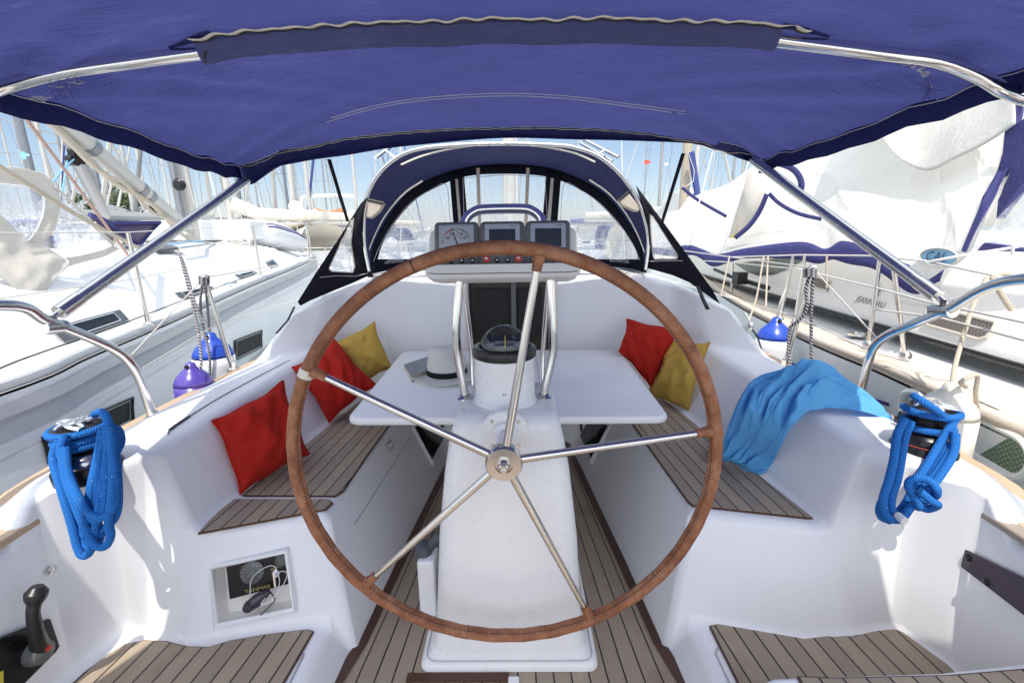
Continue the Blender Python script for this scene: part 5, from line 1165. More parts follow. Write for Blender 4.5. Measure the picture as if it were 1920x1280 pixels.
# hull windows
def hwin(px):
    mb = MB(); pts = []
    for x, y in px:
        best = None
        for i in range(0, 400):
            a = i/400*.8
            for j in range(2, 30):
                b = j/40; p = topside(a, b, G, .009); v = p-CAM; z = v.dot(cd); e = hypot(960+F*v.dot(cr)/z-x, 640-F*v.dot(cu)/z-y) if z > .1 else 1e9
                if best is None or e < best[0]: best = (e, p)
        pts.append(best[1])
    mb.poly(pts); return mb, pts
for px in ([(80, 815), (95, 865), (250, 785), (248, 742)], [(440, 640), (441, 676), (490, 648), (492, 620)]):
    mb, pts = hwin(px); o = mb.build('hull_window', 'doordark', lb); m2 = MB(); c = sum(pts, V())/4
    m2.tube([c+(p-c)*.88+V((.004, 0, 0)) for p in pts], .0025, 4, True); m2.build('window_trim', 'whitemark', o)
    m2 = MB(); m2.tube(pts, .008, 6, True); m2.build('window_rim', 'black', o)
# deck, coachroof
i0, i1 = 2, NG-1
mb = MB(); mb.grid(lambda a, b: (lambda k: inb(k, 0, .012).lerp(prt(k, 0, .012), b))(int(round(a*(NG-1)))), NG-1, 10); mb.build('deck', 'boatwhite', lb)
mb = MB(); mb.tube([inb(k, .03, .03) for k in range(NG)], .022, 8); mb.tube([prt(k, .03, .03) for k in range(NG)], .022, 8); mb.build('toe_rail', 'silver', lb)
def croof(a, b):       # a along, b 0 starboard base .. 1 port base
    k = lerp(2, NG-9, a); kk = min(int(k), NG-2); f = k-kk
    taper = 1-.65*smoothstep(.72, 1, a)
    prof = [(.30, .015), (.36, .11), (.50, .28), (.62, .37), (.80, .405), (1.2, .43)]
    t = b*2 if b < .5 else (1-b)*2; j = t*(len(prof)-1); jj = min(int(j), len(prof)-2); o_ = lerp(prof[jj][0], prof[jj+1][0], j-jj); z = lerp(prof[jj][1], prof[jj+1][1], j-jj)
    fn = inb if b < .5 else prt
    if t > .999: p = (inb(kk, 9, 0).lerp(inb(kk+1, 9, 0), f)); p.z += .43*taper+.02; return p
    return fn(kk, o_, z*taper+.005).lerp(fn(kk+1, o_, z*taper+.005), f)
mb = MB(); mb.grid(croof, 60, 40); cr_o = mb.build('coachroof', 'boatwhite', lb, ang=120)
def on_surf(x, y, fn, amax=1, bmax=.5, lift=.008):
    best = None
    for i in range(161):
        for j in range(41):
            p = fn(i/160*amax, j/40*bmax); v = p-CAM; z = v.dot(cd)
            if z < .2: continue
            e = hypot(960+F*v.dot(cr)/z-x, 640-F*v.dot(cu)/z-y)
            if best is None or e < best[0]: best = (e, p)
    return best[1]+V((lift, -lift*.3, lift))
for px in ([(98, 618), (224, 583), (248, 612), (124, 656)], [(326, 553), (392, 538), (408, 556), (350, 579)], [(440, 517), (474, 508), (486, 520), (457, 535)], [(497, 491), (510, 487), (522, 497), (506, 502)]):
    pts = [on_surf(x, y, croof) for x, y in px]; c = sum(pts, V())/4; up_ = V((.6, -.2, .8))*.004
    mb = MB(); mb.prism(pts, up_); o = mb.build('cabin_window', 'glassframe', lb, smooth=False)
    mb = MB(); mb.prism([c+(p-c)*.72+up_*1.2 for p in pts], up_*.3); mb.build('pane', 'glassdark', o, smooth=False)
    mb = MB(); mb.tube([c+(p-c)*.74+up_*1.8 for p in pts], .0025, 4, True); mb.build('window_bead', 'whitemark', o)
# handrail, hatches
hp = [on_surf(x, y, croof, 1, .5, .06) for x, y in ((330, 480), (370, 470), (420, 460), (470, 452))]
mb = MB(); mb.tube(hp, .014, 8); [mb.tube([p, p-V((.06, -.02, .07))], .008, 6) for p in hp]; mb.build('handrail', 'brushed', lb)
for px in ([(278, 470), (300, 465), (338, 474), (290, 477)],):
    pts = [on_surf(x, y, croof, 1, .5, .03) for x, y in px]; mb = MB(); mb.prism(pts, (0, 0, .02)); mb.build('deck_hatch', 'glassframe', lb, smooth=False)
# dodger
def dq(x, y, X=-2.95): return at(x, y, x=X)
def sheet(name, px, mat, X=-2.95, par=None, solid=.004, bulge=.04):
    mb = MB(); c = V((sum(p[0] for p in px)/len(px), sum(p[1] for p in px)/len(px))); n = 7; N_ = len(px)
    XX = X if callable(X) else (lambda x, y: X)
    for r in range(n+1):
        for k, (x, y) in enumerate(px): q = c.lerp(V((x, y)), r/n); p = at(q.x, q.y, x=XX(q.x, q.y)+bulge*(1-(r/n)**2)+.008*noise.noise(V((q.x/22, q.y/22, X if not callable(X) else 1)))); mb.v.append(p)
    for r in range(n):
        for k in range(N_): j = (k+1) % N_; mb.face((r*N_+k, r*N_+j, (r+1)*N_+j, (r+1)*N_+k))
    return mb.build(name, mat, par or lb, merge=True, solid=solid, ang=120)
def strip(name, pa, pb, mat, X, par=None, n=24, amp=.02, solid=.004, seed=0):
    """sheet between two pixel polylines on the plane(s) X"""
    XX = X if callable(X) else (lambda x, y: X)
    ca = catmull([V((x, y, 0)) for x, y in pa], 10); cb = catmull([V((x, y, 0)) for x, y in pb], 10)
    mb = MB()
    def f(a, b):
        q = cat_at(ca, a).lerp(cat_at(cb, a), b); p = at(q.x, q.y, x=XX(q.x, q.y)); e = sin(pi*b)
        return p+V((amp*e*(noise.noise(V((q.x/30, q.y/30, seed)))+.6*sin(a*9+b*4+seed)), 0, 0))
    mb.grid(f, n*2, n); return mb.build(name, mat, par or lb, solid=solid, ang=120)
WIN_ = [(-60, 340), (0, 345), (48, 350), (66, 355), (76, 360), (83, 372), (83, 390), (79, 408), (70, 428), (60, 444), (52, 452)]
strip('dodger_hoop', [(-60, 308), (0, 312), (33, 314), (62, 320), (84, 328), (103, 348), (112, 372), (110, 402), (100, 434), (79, 456), (56, 470)], WIN_, 'cream', -2.95, amp=.010)
strip('dodger_side', [(-60, 350), (0, 402), (26, 427), (52, 451), (79, 456), (98, 470), (120, 484)], [(-60, 500), (0, 520), (30, 542), (58, 566), (84, 545), (103, 524), (130, 497)], 'cream', lambda x, y: -2.95+.0012*max(0, y-440), amp=.022)
sheet('dodger_side_window', WIN_+[(26, 428), (0, 403), (-60, 352)], 'vinylL', -2.98, solid=0, bulge=.02)
strip('dodger_front_window', [(106, 352), (130, 374), (160, 404), (190, 436), (213, 457)], [(108, 410), (100, 440), (118, 478), (160, 476), (211, 464)], 'vinylL', lambda x, y: -2.97-.0022*max(0, x-110), amp=.02, solid=0)
strip('dodger_hem', [(122, 483), (155, 478), (188, 470), (213, 460)], [(130, 499), (165, 489), (195, 481), (224, 467)], 'cream', lambda x, y: -2.93-.0020*max(0, x-110), n=8, amp=.015)
strip('dodger_rim', [(103, 348), (130, 371), (160, 401), (190, 433), (215, 457)], [(104, 353), (128, 376), (157, 406), (187, 438), (212, 462)], 'cream', lambda x, y: -2.94-.0022*max(0, x-110), n=6, amp=.0)
mb = MB(); mb.tube([at(x, y, x=-2.93) for x, y in WIN_], .006, 6); mb.build('window_piping', 'white_vinyl', lb)
#strip('dodger_flap', [(-60, 500), (0, 520), (30, 540), (64, 566)], [(-60, 580), (0, 590), (40, 600), (52, 610)], 'cream', -2.9, n=8, amp=.05)
for k, (pa, pb) in enumerate((((225, 462), (345, 446)), ((240, 470), (360, 448)), ((262, 474), (380, 450)))):
    mb = MB(); mb.tube([on_surf(lerp(pa[0], pb[0], q/4), lerp(pa[1], pb[1], q/4), croof, 1, .5, .02) for q in range(5)], .009, 6); mb.build('halyard', ('crope', 'drope', 'brope')[k], lb)
for x, y in ((228, 468), (470, 462)):
    p = on_surf(x, y, croof, 1, .5, .0); mb = MB(); mb.lathe([(.05, -.02), (.05, .03), (.035, .045), (.035, .08), (.05, .1), (0, .11)], p, n=18); mb.build('deck_winch', 'winchsteel', lb)
for (a_, b_) in (((372, 520), (398, 512)), ((560, 505), (572, 500))):
    p = inb(min(range(NG), key=lambda i: abs(G[i].y-(4.6 if a_[0] < 500 else 8.0))), .12, .03); mb = MB(); mb.tube([p+V((0, -.10, .04)), p+V((0, .10, .04))], .012, 8); mb.tube([p, p+V((0, 0, .04))], .016, 8); mb.build('mooring_cleat', 'chrome', lb)
# mast, boom, gear
mp = at(362, 441, y=7.2); mb = MB(); mb.tube([mp-V((0, 0, .25)), mp+V((0, 0, 13))], .095, 14); mb.build('mast', 'sparlight', lb)
mb = MB(); mb.tube([at(345, 432, y=7.0), at(322, 305, y=7.0), at(280, 60, y=7.0)], .05, 8); mb.build('furled_halyards', 'spardark', lb)
bA, bB = at(150, 258, y=4.3), at(352, 428, y=7.05)
mb = MB(); mb.tube([bA-(bB-bA)*.22, bB], .075, 14); bo = mb.build('boom', 'sparlight', lb)
mb = MB(); mb.tube([bA+(bB-bA)*t+V((0, -.02, -.12-.05*sin(t*9))) for t in [k/16-.2 for k in range(20)]], .028, 7); mb.tube([bA+(bB-bA)*t+V((.04, -.02, -.17-.04*sin(t*14+1))) for t in [k/16-.2 for k in range(20)]], .018, 6); mb.build('mainsheet_lines', 'crope', bo)
mb = MB(); d = (bB-bA).normalized()
for t in (.05, .42, .50): mb.tube([bA+(bB-bA)*t-d*.06, bA+(bB-bA)*t+d*.06], .083, 14)
mb.build('boom_band', 'spardark', bo)
mb = MB(); e = at(122, 243, y=4.2); mb.lathe([(.07, -.03), (.07, .03)], e, rotm(V((0, 1, 0)), V((0, 0, 1)), V((1, 0, 0))), 16); mb.build('boom_sheave', 'black', bo)
sA, sB = at(120, 246, y=4.3), at(197, 404, y=5.6); mb = MB(); mb.tube([sA, sA.lerp(sB, .4), sB], lambda t: interp([(0, .035), (.35, .075), (.6, .06), (1, .05)], t), 12); sp = mb.build('rigid_vang', 'spar', lb)
mb = MB(); p = at(141, 290, y=4.55); mb.box(p+V((.05, -.05, 0)), (.03, .05, .09)); mb.lathe([(.05, -.03), (.05, .03)], p+V((.03, -.07, -.06)), rotm(V((0, 1, 0)), V((0, 0, 1)), V((1, 0, 0))), 14); mb.build('vang_fitting', 'blackmetal', sp)
mb = MB(); p = at(336, 346, y=6.9); mb.lathe([(.0, -.05), (.05, -.05), (.085, -.02), (.06, 0), (.085, .02), (.05, .05), (0, .05)], p, rotm(V((1, 0, 0)), V((0, 0, 1)), V((0, -1, 0))), 20); mb.build('mast_winch', 'blackmetal', lb)
def rope(name, px, mat, r, par, sm=5):
    mb = MB(); mb.tube([at(x, y, y=Y) for x, y, Y in px], r, 7, smooth=sm); return mb.build(name, mat, par)
rope('sheet_rope', [(20, 180, 2.6), (60, 238, 2.8), (130, 330, 3.2), (240, 478, 3.9)], 'rrope', .010, lb)
rope('sheet_rope', [(-20, 300, 2.5), (60, 350, 2.7), (160, 412, 3.1), (270, 470, 3.9)], 'crope', .014, lb)
rope('tether_rope', [(98, 343, 3.4), (118, 318, 3.8), (140, 298, 4.5)], 'brope', .007, lb); rope('tether_rope', [(116, 360, 3.4), (124, 320, 3.8), (126, 300, 4.5)], 'brope', .006, lb)
rope('shroud', [(110, 410, 4.2), (118, 250, 4.2)], 'wire', .006, lb)
for (x0, y0, x1, y1, Y0, Y1) in ((378, 440, 330, 250, 7.1, 7.2), (470, 452, 390, 250, 7.6, 7.3), (566, 462, 430, 280, 10.2, 7.4), (430, 470, 386, 300, 6.0, 7.2)):
    rope('stay', [(x0, y0, Y0), (x1, y1, Y1)], 'wire', .007, lb, 0)
mb = MB(); mb.prism([at(x, y, y=Y) for x, y, Y in ((165, 404, 4.6), (205, 420, 4.8), (300, 418, 5.6), (264, 458, 5.2), (222, 452, 4.8))], (0, .01, 0)); o = mb.build('mesh_screen', 'purplescreen', lb, smooth=False)
mb = MB(); mb.tube([at(x, y, y=Y-.03) for x, y, Y in ((205, 419, 4.8), (300, 417, 5.6), (262, 459, 5.2))], .022, 6); mb.tube([at(168, 402, y=4.55), at(195, 412, y=4.7), at(262, 460, y=5.15)], .022, 6); mb.build('screen_edge', 'tentnavy', o)
mb = MB(); mb.box(at(400, 432, y=8.0), (.9, .5, .16)); mb.build('foredeck_locker', 'boatwhite', lb, bevel=.05)
# stanchions and lifelines
stp = [((297, 628), (261, 482)), ((505, 530), (497, 458)), ((600, 493), (583, 436))]
tops = []
for (b_, t_) in stp:
    k = min(range(NG), key=lambda i: (lambda v: hypot(960+F*v.dot(cr)/v.dot(cd)-b_[0], 640-F*v.dot(cu)/v.dot(cd)-b_[1]) if v.dot(cd) > .2 else 1e9)(G[i]-CAM)); b3 = inb(k, .04, .03); t3 = b3+V((-.02, 0, .60)); tops.append((b3, t3))
    mb = MB(); mb.tube([b3, t3], .0125, 10); mb.lathe([(.035, -.01), (.035, .015), (.018, .03), (.017, .07)], b3, n=12); mb.build('stanchion', 'brushed', lb)
aft3 = at(-60, 588, x=-1.98); aft3b = at(-60, 632, x=-1.98)
for f in (1.0, .52):
    mb = MB(); mb.tube([V((-2.0, -1, .85+.6*f))]+[b.lerp(t, f) for b, t in tops]+[inb(NG-2, .2, .6*f)], .0035, 5); mb.build('lifeline', 'wire', lb)
mb = MB(); mb.tube([inb(NG-14, .05, .02), inb(NG-14, .05, .62), inb(NG-4, .1, .65), prt(NG-4, .1, .65), prt(NG-14, .05, .62), prt(NG-14, .05, .02)], .014, 8, smooth=3); mb.tube([inb(NG-4, .1, .0), inb(NG-4, .1, .65)], .013, 8); mb.build('pulpit', 'brushed', lb)
# inflatable dinghy on the foredeck
dg = thing('inflatable_dinghy', 'white inflatable dinghy with navy stripes upturned on the foredeck of the port yacht', 'dinghy', at(515, 447, y=8.3))
DA, DB = at(470, 432, y=7.9), at(566, 450, y=9.3); dd = (DB-DA); ddn = dd.normalized(); sd_ = ddn.cross(ZZ).normalized(); upn = sd_.cross(ddn)
def ding(a, b):
    t = 2*pi*b; r = interp([(0, .0), (.04, .17), (.15, .22), (.6, .215), (.85, .17), (.96, .09), (1, 0)], a)
    return DA+dd*a+sd_*(r*1.5*cos(t))+upn*(r*1.0*sin(t)-.10*a*a)
mb = MB(); mb.grid(ding, 30, 28); mb.build('tube_body', 'white_vinyl', dg, merge=True, ang=120)
for tb in (.055, .095):
    mb = MB(); mb.grid(lambda a, b: ding(lerp(.06, .9, a), tb+.022*b-.0)+(ding(lerp(.06, .9, a), tb)-(DA+dd*lerp(.06, .9, a))).normalized()*.006, 24, 2); mb.build('navy_stripe', 'tentnavy', dg)

# ================================================================== FENDERS
def fender(label, c, r, L, capmat, bodymat, mouth=True):
    t = thing('boat_fender', label, 'fender', c, 'fenders hanging between the hulls'); C_ = V(c)
    prof = [(0, -L-r*.9), (r*.3, -L-r*.86), (r*.7, -L-r*.55), (r*.95, -L-r*.2), (r, -L*.5), (r, 0), (r*.98, L*.5)]
    mb = MB(); mb.lathe(prof, C_, n=28); mb.build('body', bodymat, t, ang=120)
    mb = MB(); mb.lathe([(r*.985, L*.5), (r*.93, L*.5+r*.22), (r*.78, L*.5+r*.5), (r*.5, L*.5+r*.78), (r*.30, L*.5+r*.98), (r*.24, L*.5+r*1.2), (r*.1, L*.5+r*1.28), (0, L*.5+r*1.28)], C_, n=28); mb.build('end_cap', capmat, t, ang=120)
    if mouth:
        mb = MB(); mb.lathe([(r*.10, -.002), (r*.10, .01)], C_+V((-.0, -r*.27, L*.5+r*1.08)), RY, 12); mb.build('eye', 'black', t)
    return t, C_+V((0, 0, L*.5+r*1.2))
c = at(403, 682, y=2.62); f1, t1 = fender('white ball fender with blue cap between the hulls to port', c, .112, .10, 'blueseal', 'white_vinyl')
c2 = at(367, 740, y=2.20); f2, t2 = fender('violet fender sunk low between the hulls to port', c2, .088, .12, 'purple', 'purple')
c3 = at(1450, 650, y=3.05); f3, t3 = fender('white fender with blue cap between the hulls to starboard', c3, .115, .12, 'blueseal', 'white_vinyl')
c4 = at(1760, 835, y=1.60); f4, t4 = fender('long cream fender behind the starboard winch', c4, .094, .26, 'cream_vinyl', 'cream_vinyl', False)
def worldrope(name, pts, mat, r, par, sm=6):
    mb = MB(); mb.tube(pts, r, 8, smooth=sm); return mb.build(name, mat, par)
worldrope('lanyard', [t2, at(376, 690, y=2.22), at(374, 640, y=2.3), at(362, 575, y=2.4), at(338, 482, y=2.5), at(330, 476, y=2.55), at(343, 490, y=2.5), at(368, 575, y=2.4), at(382, 605, y=2.38)], 'drope', .007, f2)
worldrope('lanyard', [t1, at(392, 610, y=2.6), at(384, 530, y=2.42), at(376, 560, y=2.42), at(380, 608, y=2.5), at(392, 660, y=2.5), at(394, 708, y=2.5)], 'drope', .007, f1)
mb = MB()
for k in range(4): p = at(383, 520+k*4, y=2.40); mb.tube([p+V((.02*cos(a), .02*sin(a), .004*sin(a*2))) for a in [j*.6 for j in range(11)]], .007, 6)
mb.build('lanyard_hitch', 'drope', f1)
worldrope('lanyard', [t3, at(1462, 570, y=3.0), at(1474, 540, y=3.0)], 'wire', .006, f3)
worldrope('lanyard', [t4, at(1792, 680, y=1.75), at(1822, 580, y=1.85), at(1850, 520, y=1.9)], 'crope', .008, f4)
worldrope('lanyard_knot', [t4+V((.02, -.03, 0)), t4+V((-.03, -.06, .03)), t4+V((.03, -.05, .05)), t4+V((.05, -.04, -.02)), t4+V((.08, -.03, -.08))], 'crope', .008, f4)
mr = thing('mooring_line', 'navy flecked line hanging in loops from the starboard stanchion', 'rope', at(1520, 520, y=2.34))
worldrope('line', [at(1520, 508, y=2.35), at(1512, 540, y=2.33), at(1512, 580, y=2.33), at(1496, 602, y=2.36), at(1481, 616, y=2.4), at(1478, 660, y=2.4), at(1484, 692, y=2.38)], 'drope', .008, mr)
worldrope('line', [at(1526, 508, y=2.33), at(1522, 560, y=2.33), at(1521, 620, y=2.34), at(1521, 692, y=2.34)], 'drope', .008, mr)
mb = MB()
for k in range(4): p = at(1519, 505+k*4, y=2.33); mb.tube([p+V((.024*cos(a), .024*sin(a), .004*sin(a*2))) for a in [j*.6 for j in range(11)]], .0075, 6)
mb.build('hitch', 'drope', mr)

# ================================================================== NEIGHBOUR TO STARBOARD
rb = thing('neighbour_yacht', 'white yacht close to starboard under a white and navy boom awning', 'sailing yacht', (3.6, 2, 0))
H = catmull([V(p) for p in ((1.62, -4, .68), (1.66, -1, .68), (1.79, 1.47, .70), (1.85, 1.8, .70), (1.92, 2.3, .70), (1.97, 3.0, .70), (2.2, 4.5, .71), (2.6, 6.4, .75), (3.2, 8.4, .80), (3.9, 9.8, .84), (4.6, 10.6, .86))], 6)
A2, B2 = V((3.45, 0, 0)), V((4.6, 10.6, 0)); HP = [axis_mirror(p, A2, B2) for p in H]; NH = len(H)
def rside(a, b, off=0, HH=None):
    HH = HH or H; O_ = HP if HH is H else H
    i = a*(NH-1); k = min(int(i), NH-2); p = HH[k].lerp(HH[k+1], i-k); q = O_[k].lerp(O_[k+1], i-k); d = (q-p); L = d.length; d = d.normalized() if L > 1e-4 else V((0, 0, 0))
    return V((p.x, p.y, 0))+d*(min(.38*b**1.6, L*.5)-off)+V((0, 0, lerp(p.z, -.6, b)))
mb = MB(); mb.grid(lambda a, b: rside(a, b), 60, 10); mb.grid(lambda a, b: rside(a, b, 0, HP), 60, 10); mb.poly([rside(0, k/6) for k in range(7)]+[rside(0, k/6, 0, HP) for k in range(6, -1, -1)]); mb.build('hull', 'hullgrey', rb, ang=60)
def rin(k, off, dz): p = H[k]; q = HP[k]; d = q-p; L = d.length; return p+(d.normalized()*min(off, L*.49) if L > 1e-4 else V((0, 0, 0)))+V((0, 0, dz))
mb = MB(); mb.grid(lambda a, b: (lambda k: H[k].lerp(HP[k], b)+V((0, 0, .012)))(int(round(a*(NH-1)))), NH-1, 8); mb.build('deck', 'boatwhite', rb)
mb = MB(); mb.grid(lambda a, b: rin(int(round(a*(NH-1))), lerp(-.012, .05, b), .045), NH-1, 1); mb.build('toe_rail', 'bleached', rb, solid=.035)
mb = MB(); mb.grid(lambda a, b: rin(int(round(a*(NH-14))), lerp(.14, .26, b), .02), NH-14, 1); mb.build('side_deck_teak', 'bleached', rb)
# dark rub line and oval ports in the topside
def on_r(x, y, lift=.008):
    best = None
    for i in range(0, 321):
        a = .1+i/320*.65
        for j in range(1, 41):
            p = rside(a, j/40*.8, lift); v = p-CAM; z = v.dot(cd)
            if z < .2: continue
            e = hypot(960+F*v.dot(cr)/z-x, 640-F*v.dot(cu)/z-y)
            if best is None or e < best[0]: best = (e, p)
    return best[1]
mb = MB(); mb.tube([on_r(x, y, .004) for x, y in ((1480, 678), (1530, 698), (1580, 720), (1625, 741), (1664, 758))], .009, 8); mb.build('hull_cut_line', 'tentnavy', rb)
def oval(a0, a1, mat, rimmat, name, y0=.0):
    pa, pb = [on_r(x, y, .012) for x, y in (a0, a1)]; d = (pb-pa); L = d.length; d = d/L; upv = V((0, 0, 1)); upv = (upv-d*upv.dot(d)).normalized(); r = .075; pts = []
    for k in range(13): t = pi/2+pi*k/12; pts.append(pa+d*(r+r*cos(t))+upv*(r*sin(t)))
    for k in range(13): t = -pi/2+pi*k/12; pts.append(pb+d*(-r+r*cos(t))+upv*(r*sin(t)))
    mb = MB(); mb.poly(pts); o = mb.build(name, mat, rb); mb = MB(); mb.tube(pts, .016, 8, True); mb.build('port_rim', rimmat, o)
oval((1925, 866), (1770, 782), 'meshgreen', 'hullgrey', 'hull_port')
oval((1740, 778), (1690, 752), 'silver', 'hullgrey', 'hull_port')
# coachroof side plane
CB1, CB2 = at(1410, 545, z=.78), at(1925, 697, z=.78); cd1 = (CB2-CB1).normalized()
lean = V((.30, .06, 1)).normalized()
cs = CB1-cd1*3.2; ce = CB2+cd1*1.2
P3 = CB1+lean
def cplane(x, y, lift=.006): return plane_at(x, y, CB1, CB2, P3, lift)
top = .50
mb = MB(); 
def rroof(a, b):
    p = cs.lerp(ce, a); h = lerp(.28, .52, smoothstep(0, .55, a))
    prof = [V((0, 0, 0)), lean*h*.6, lean*h*.92, lean*h+V((.06, 0, .02)), lean*h+V((.5, 0, .10)), lean*h+V((1.2, .0, .13)), lean*h+V((2.0, 0, .08)), V((2.3, 0, 0))]
    j = b*(len(prof)-1); jj = min(int(j), len(prof)-2); return p+prof[jj].lerp(prof[jj+1], j-jj)
mb.grid(rroof, 30, 28); mb.poly([rroof(1, k/28) for k in range(29)]); mb.poly([rroof(0, k/28) for k in range(29)]); mb.build('coachroof', 'creamroof', rb, ang=50)
mb = MB(); mb.tube([cs.lerp(ce, k/20)-lean.cross(cd1)*.0+V((-.012, 0, .02)) for k in range(21)], .016, 8); mb.build('base_moulding', 'blackmetal', rb)
pw = [cplane(x, y, .004) for x, y in ((1378, 494), (1402, 510), (1424, 517), (1452, 514), (1480, 503), (1512, 484), (1508, 476), (1440, 486))]
mb = MB(); mb.prism(pw, (-.004, -.002, 0)); mb.build('cabin_window', 'glassgreen', rb, smooth=False)
def qport(px, mat, rim):
    pts = [cplane(x, y, .006) for x, y in px]; mb = MB(); mb.prism(pts, (-.004, -.002, 0)); o = mb.build('cabin_port', mat, rb, smooth=False); mb = MB(); mb.tube(pts, .010, 8, True, smooth=0); mb.build('port_frame', rim, o)
qport([(1524, 516), (1558, 528), (1552, 546), (1517, 536)], 'meshbrown', 'cream_vinyl')
qport([(1740, 572), (1855, 600), (1868, 604), (1862, 618), (1850, 632), (1835, 636), (1735, 608)], 'meshbrown', 'cream_vinyl')
nm0 = cplane(1630, 566, .008); ex = (cplane(1650, 571, .008)-cplane(1610, 561, .008)).normalized(); ey = lean
textmesh('JEANNEAU', .062, lambda x, y: nm0+ex*x+ey*y, .3).build('cabin_lettering', 'greymark', rb, smooth=False)
mb = MB(); c0 = cplane(1646, 545, .008)
for k in range(5): a = radians(20+72*k); mb.poly([c0+(ex*cos(a+.5)+ey*sin(a+.5))*.012, c0+(ex*cos(a)+ey*sin(a))*.06, c0+(ex*cos(a-.5)+ey*sin(a-.5))*.012, c0])
mb.build('star_emblem', 'greymark', rb, smooth=False)
mb = MB(); mb.lathe([(.06, .0), (.06, .012), (.045, .014), (.045, .006), (0, .006)], at(1608, 628, z=.735), n=24); mb.build('deck_filler', 'chrome', rb)
mb = MB(); mb.tube([at(x, y, z=z) for x, y, z in ((1340, 505, .98), (1375, 520, .95), (1395, 526, .93))], .02, 8); mb.tube([at(1395, 526, z=.93), at(1440, 540, z=.9)], .025, 8); mb.box(at(1387, 521, z=.96), (.05, .06, .06)); mb.build('genoa_car', 'blackmetal', rb)
# cockpit coaming aft
mb = MB(); mb.box(ce+V((.55, -.5, .12)), (.5, 1.1, .36)); mb.build('cockpit_coaming', 'creamgel', rb, bevel=.12, seg=5)
# stanchions
for (b_, t_) in (((1371, 556), (1374, 480)), ((1462, 600), (1488, 478)), ((1490, 606), (1510, 476)), ((1628, 648), (1650, 486)), ((1697, 668), (1676, 505))):
    b3 = at(b_[0], b_[1], z=.74); t3 = at(t_[0], t_[1], y=b3.y); mb = MB(); mb.tube([b3, t3], .0125, 10); mb.lathe([(.03, -.01), (.03, .012), (.016, .03)], b3, n=12); mb.build('stanchion', 'brushed', rb)
for pts in ([(1300, 488, 5.5), (1374, 492, 3.9), (1500, 505, 3.0), (1645, 540, 2.3), (1740, 566, 2.0), (1930, 606, 1.55)], [(1374, 482, 3.9), (1500, 478, 3.0), (1640, 480, 2.3), (1740, 490, 2.1), (1862, 516, 1.85), (1880, 522, 1.85)], [(1640, 580, 2.3), (1760, 595, 2.0), (1930, 640, 1.5)]):
    mb = MB(); mb.tube([at(x, y, y=Y) for x, y, Y in pts], .005, 5); mb.build('lifeline', 'wire', rb)
mb = MB(); mb.tube([at(x, y, y=1.9) for x, y in ((1872, 516), (1862, 522), (1868, 528), (1884, 524), (1890, 514), (1876, 513), (1864, 520), (1868, 534), (1880, 556), (1896, 580))], .011, 7, smooth=5); mb.build('coiled_line', 'crope', rb)
mb = MB(); mb.tube([at(1735, 492, y=2.1), at(1800, 480, y=2.0), at(1906, 463, y=1.9), at(1912, 458, y=1.9), at(1900, 462, y=1.9), at(1898, 478, y=1.9)], .006, 6, smooth=3); mb.build('awning_tie', 'whitemark', rb)
for pts in ([(1432, 480, 3.4), (1418, 560, 3.3), (1400, 610, 3.2)], [(1440, 480, 3.4), (1436, 575, 3.2)], [(1550, 480, 2.9), (1550, 540, 2.9)], [(1368, 480, 4), (1352, 555, 3.9)]):
    mb = MB(); mb.tube([at(x, y, y=Y) for x, y, Y in pts], .006, 6, smooth=3); mb.build('awning_line', 'crope', rb)
mb = MB(); p = at(1288, 300, y=9.0); mb.tube([V((p.x, p.y, .8)), V((p.x, p.y, 14))], .09, 12); mb.build('mast', 'tanspar', rb)
mb = MB(); mb.tube([V((p.x+.3, p.y-.2, 1.5)), at(1296, 285, y=8.7)], .06, 8); mb.build('furled_sail', 'furl', rb)
mb = MB(); mb.tube([at(x, y, y=8) for x, y in ((1290, 285), (1302, 320), (1300, 340), (1286, 350))], .006, 5); mb.tube([at(1336, 285, y=7), at(1290, 460, y=5)], .008, 5); mb.tube([at(1404, 300, y=6), at(1352, 470, y=4.6)], .006, 5); mb.build('rigging', 'wire', rb)
# awning
aw = thing('boom_awning', 'big white awning with navy borders sagging over the starboard yacht', 'awning', (3, 3.5, 1.3))
LOW = [(1196, 468), (1250, 470), (1292, 466), (1318, 474), (1346, 484), (1400, 474), (1500, 464), (1548, 478), (1580, 464), (1630, 478), (1690, 505), (1742, 522), (1775, 505), (1800, 492), (1822, 470)]
UPP = [(1205, 425), (1240, 388), (1277, 352), (1320, 358), (1362, 346), (1402, 318), (1430, 296), (1500, 262), (1580, 228), (1660, 196), (1740, 160), (1800, 130), (1870, 95), (1912, 80), (1945, 70)]
cl = catmull([at(x, y, x=2.28) for x, y in LOW], 10); cu_ = catmull([at(x, y, x=3.45) for x, y in UPP], 10)
def awn(a, b):
    p = cat_at(cl, a).lerp(cat_at(cu_, a), b); e = sin(pi*b)
    rd = lambda q: (1-min(1, abs(noise.noise(q))*2.4))**2; s = .030*e*sin(a*23+b*2.5)+.03*e*noise.noise(V((a*9, b*4, 3)))+.028*e*rd(V((a*9+b*2, b*2-a*4, 1)))+.012*e*rd(V((a*20-b*3, b*4, 5)))
    return p+V((.06*e-s, 0, -.05*e))
mb = MB(); mb.grid(awn, 160, 60); mb.build('awning_sheet', 'tent', aw, ang=120)
mb = MB(); mb.grid(lambda a, b: awn(lerp(.0, .86, a), .0)+V((-.012-.02*b, -.004, lerp(.045, -.075, b)+.018*sin(a*34)*(b))), 110, 3); mb.build('lower_navy_band', 'tentnavy', aw, solid=.004)
